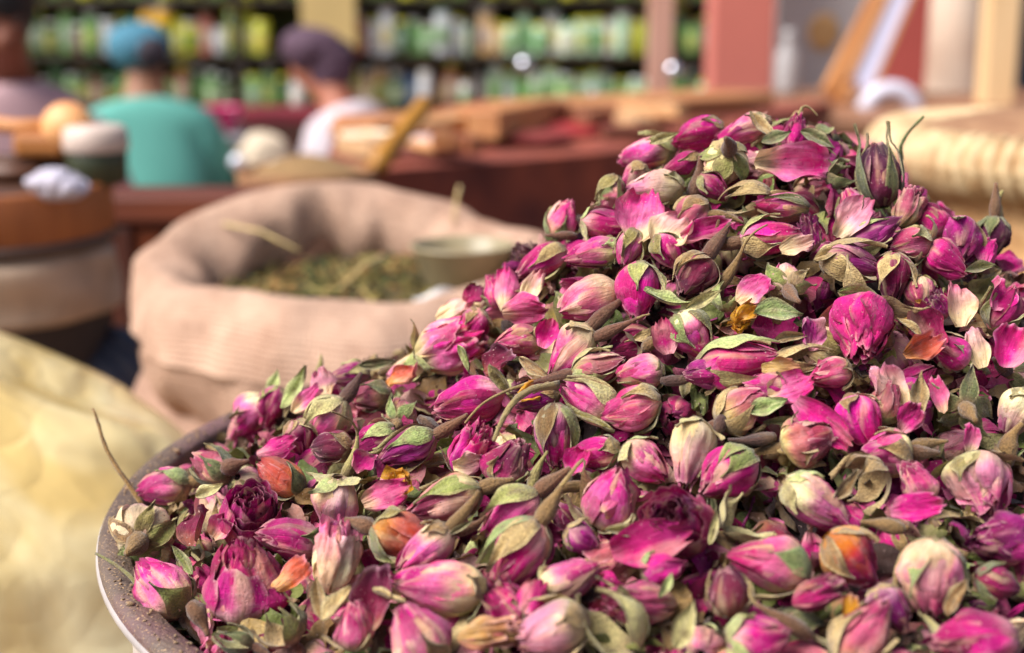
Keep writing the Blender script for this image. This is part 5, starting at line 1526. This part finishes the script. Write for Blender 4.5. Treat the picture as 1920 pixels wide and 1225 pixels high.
# ---- people
def skin_mesh(name, verts, edges, radii, mat, parent, root=0, sub=2):
    me = bpy.data.meshes.new(name); me.from_pydata([tuple(v) for v in verts], edges, [])
    o = bpy.data.objects.new(name, me); COL.objects.link(o); o.parent = parent
    me.materials.append(mat)
    m = o.modifiers.new('skin', 'SKIN'); m.use_smooth_shade = True
    lay = me.skin_vertices[0] if me.skin_vertices else None
    for i, rr2 in enumerate(radii):
        sv_ = me.skin_vertices[0].data[i]; sv_.radius = (rr2, rr2) if np.isscalar(rr2) else rr2; sv_.use_root = (i == root)
    s = o.modifiers.new('sub', 'SUBSURF'); s.levels = sub; s.render_levels = sub
    return o


def person(loc, rz, label, skin, cloth, cloth_mat2, hair, lean=.25, arms='lap', head_turn=(0, 0), scarf=None, scale=1.0, headlean=.1, knee=.0):
    """someone seated low; +y local is where the person faces"""
    root = empty('person', loc=loc); root.rotation_euler = (0, 0, rz); root.scale = (scale,) * 3; tag(root, label, 'person')
    S_ = paint(skin, .6, .15, 10); Cm = paint(cloth, .9, .2, 6)
    def sp(t): return np.array([0, math.sin(lean) * t, .14 + math.cos(lean) * t])
    pel, wai, che, nb = np.array([0, 0, .13]), sp(.17), sp(.37), sp(.49)
    hd = nb + np.array([0, .03 + headlean * .1, .075]); ht = hd + np.array([0, .02 + headlean * .05, .105])
    V = [pel, wai, che, nb, hd, ht]; E = [(0, 1), (1, 2), (2, 3), (3, 4), (4, 5)]; R_ = [.13, (.115, .10), (.11, .09), .05, (.075, .085), (.065, .075)]
    V.append(hd + np.array([0, .105, .005])); E.append((4, 6)); R_.append(.016)      # nose
    def limb(pts, rad, start):
        i = start
        for p_, r_ in zip(pts, rad):
            V.append(np.array(p_, float)); R_.append(r_); E.append((i, len(V) - 1)); i = len(V) - 1
        return i
    ends = []
    for s in (-1, 1):
        shd = che + np.array([s * .135, 0, -.02])
        el = shd + np.array([s * .07, .05, -.26]); wr_ = el + np.array([-s * .09, .22, .02]) if arms == 'lap' else el + np.array([-s * .02, .24, .10])
        i = limb([shd, el, wr_, wr_ + np.array([-s * .02, .06, -.005])], [.062, .045, .030, .036], 2)
        palm = V[i]
        for f_ in range(4):
            d0 = np.array([-s * .012 + (f_ - 1.5) * .018, .05 - .004 * abs(f_ - 1.5), -.008]); limb([palm + d0, palm + d0 * 1.55 + np.array([0, -.004, -.018])], [.009, .007], i)
        limb([palm + np.array([-s * .035, .012, .004]), palm + np.array([-s * .05, .035, -.004])], [.010, .008], i)
        hip_ = np.array([s * .09, .03, .12]); kn = np.array([s * .26, .30, .16 + (knee if s > 0 else 0)]); an = np.array([-s * .06, .36, .06])
        limb([hip_, kn, an, an + np.array([-s * .12, .03, -.01])], [.088, .062, .042, .035], 0)
    skin_mesh('body', V, E, R_, S_, root)
    V2 = [pel, wai, che, nb + np.array([0, -.005, -.012])]; E2 = [(0, 1), (1, 2), (2, 3)]; R2 = [.20, (.18, .165), (.215, .185), .10]
    def limb2(pts, rad, start):
        i = start
        for p_, r_ in zip(pts, rad):
            V2.append(np.array(p_, float)); R2.append(r_); E2.append((i, len(V2) - 1)); i = len(V2) - 1
    for s in (-1, 1):
        shd = che + np.array([s * .150, 0, -.01]); el = shd + np.array([s * .08, .05, -.26]); wr_ = el + np.array([-s * .085, .19, .02]) if arms == 'lap' else el + np.array([-s * .02, .20, .085])
        limb2([shd, el, wr_], [.105, .088, .062], 2)
        hip_ = np.array([s * .10, .03, .12]); kn = np.array([s * .27, .31, .16 + (knee if s > 0 else 0)]); an = np.array([-s * .02, .36, .07])
        limb2([hip_, kn, an], [.125, .095, .075], 0)
    skin_mesh('robe', V2, E2, R2, Cm, root)
    if scarf is not None:
        fs = .82 if scarf[2] > 150 else 1.0
        o = lump('head_scarf', tuple(ht + np.array([-.012, -.03, -.02])), .098 * fs, .106 * fs, .078 * fs, paint(scarf, .85, .3, 12), 140 + len(label), .06, .10, root, (50, 30))
        if len(label) % 2 == 0: lump('scarf_knot', tuple(ht + np.array([.02, -.12, -.04])), .05, .045, .05, paint((44, 34, 44), .85, .3, 12), 170, .08, .1, root, (30, 20))
    if scarf is not None and scarf[2] < 100: lump('scarf_drape', tuple(hd + np.array([0, -.045, .03])), .086, .080, .105, paint(scarf, .85, .3, 12), 171, .07, .12, root, (40, 24))
    if hair is not None:
        lump('hair', tuple(ht + np.array([0, -.035, -.02])), .088, .10, .10, paint(hair, .6, .3, 20), 150 + len(label), .04, .04, root, (50, 30))
    for s in (-1, 1):
        lump('eye', tuple(hd + np.array([s * .032, .082, .042])), .011, .008, .008, paint((40, 28, 24), .3, .1, 20), 160, 0, 0, root, (16, 10))
    return root


pY = 5.0
a = at(268, 255, pY); person((a[0] + .02, pY, .02), math.radians(14), 'person in a loose teal robe and blue cap bending forward', (150, 100, 72), (92, 162, 148), None, None, lean=.34, scarf=(70, 128, 150), headlean=.1, scale=1.2)
a = at(716, 250, 5.6); person((a[0], 5.6, .0), math.radians(72), 'person in purple headscarf and white robe looking down at their work', (172, 104, 78), (204, 190, 194), None, None, lean=.30, scarf=(88, 62, 78), headlean=.5, scale=1.18, knee=.2)
a = at(12, 255, 4.2); person((a[0] + .0, 4.2, .12), math.radians(205), 'dark-haired person in a mauve shirt cut by the left edge', (126, 70, 46), (198, 160, 162), None, (14, 10, 12), lean=.05, arms='up', scale=1.22)
wb = at(500, 300, 5.2); lump('cloth_bundle', (wb[0], 5.2, wb[2] - .02), .11, .09, .13, paint((222, 202, 174), .9, .2, 8), 190, .1, .12); tag(bpy.data.objects['cloth_bundle'], 'cream cloth bundle at the knee of the white-robed person', 'bundle')
st2 = slab('wooden_crate', (wb[0] - .12, 5.08, 0), (wb[0] + .12, 5.32, wb[2] - .13), wood((120, 74, 44), (80, 44, 26), 0)); tag(st2, 'plain wooden crate under the cream cloth bundle', 'crate')
o = slab('market_wall', (-12, 7.6, 0), (12, 7.8, 3.2), paint((96, 92, 66), .9, .3, 1)); tag(o, 'dull green plaster wall behind the shelves', 'wall')
# ------------------------------------------------------------------ light, world, render settings
EL, AZ = math.radians(52), math.radians(-62)       # sun high, from the left and a little behind the camera
sd = np.array([math.sin(AZ) * math.cos(EL), -math.cos(AZ) * math.cos(EL) * .9, math.sin(EL)])
sl = bpy.data.lights.new('sun', 'SUN'); sl.energy = 3.5; sl.angle = math.radians(40); sl.color = (1, .985, .965)
so = bpy.data.objects.new('sun', sl); COL.objects.link(so)
so.rotation_euler = Vector(-sd).to_track_quat('-Z', 'Y').to_euler()
world = bpy.data.worlds.new('World'); scene.world = world; world.use_nodes = True
nt = world.node_tree; nt.nodes.clear()
o_ = nt.nodes.new('ShaderNodeOutputWorld'); bg = nt.nodes.new('ShaderNodeBackground'); sk = nt.nodes.new('ShaderNodeTexSky')
sk.sky_type = 'NISHITA'; sk.sun_disc = False; sk.sun_elevation = EL; sk.sun_rotation = math.atan2(sd[0], sd[1])
sk.dust_density = 3.0; sk.air_density = 1.0
bg.inputs['Strength'].default_value = .07
nt.links.new(sk.outputs[0], bg.inputs['Color']); nt.links.new(bg.outputs[0], o_.inputs['Surface'])
vs = scene.view_settings; vs.view_transform = 'Standard'; vs.look = 'None'; vs.exposure = 1.0; vs.gamma = 1.0; vs.use_curve_mapping = False
scene.render.engine = 'CYCLES'
scene.cycles.use_denoising = True
scene.cycles.max_bounces = 7; scene.cycles.diffuse_bounces = 4; scene.cycles.glossy_bounces = 3; scene.cycles.transmission_bounces = 4
scene.cycles.sample_clamp_indirect = 8.0
_seen = {}
for o in bpy.data.objects:
    if o.get('label') and not o.parent and not o.get('group'):
        assert o['label'] not in _seen, o['label']
        _seen[o['label']] = o.name
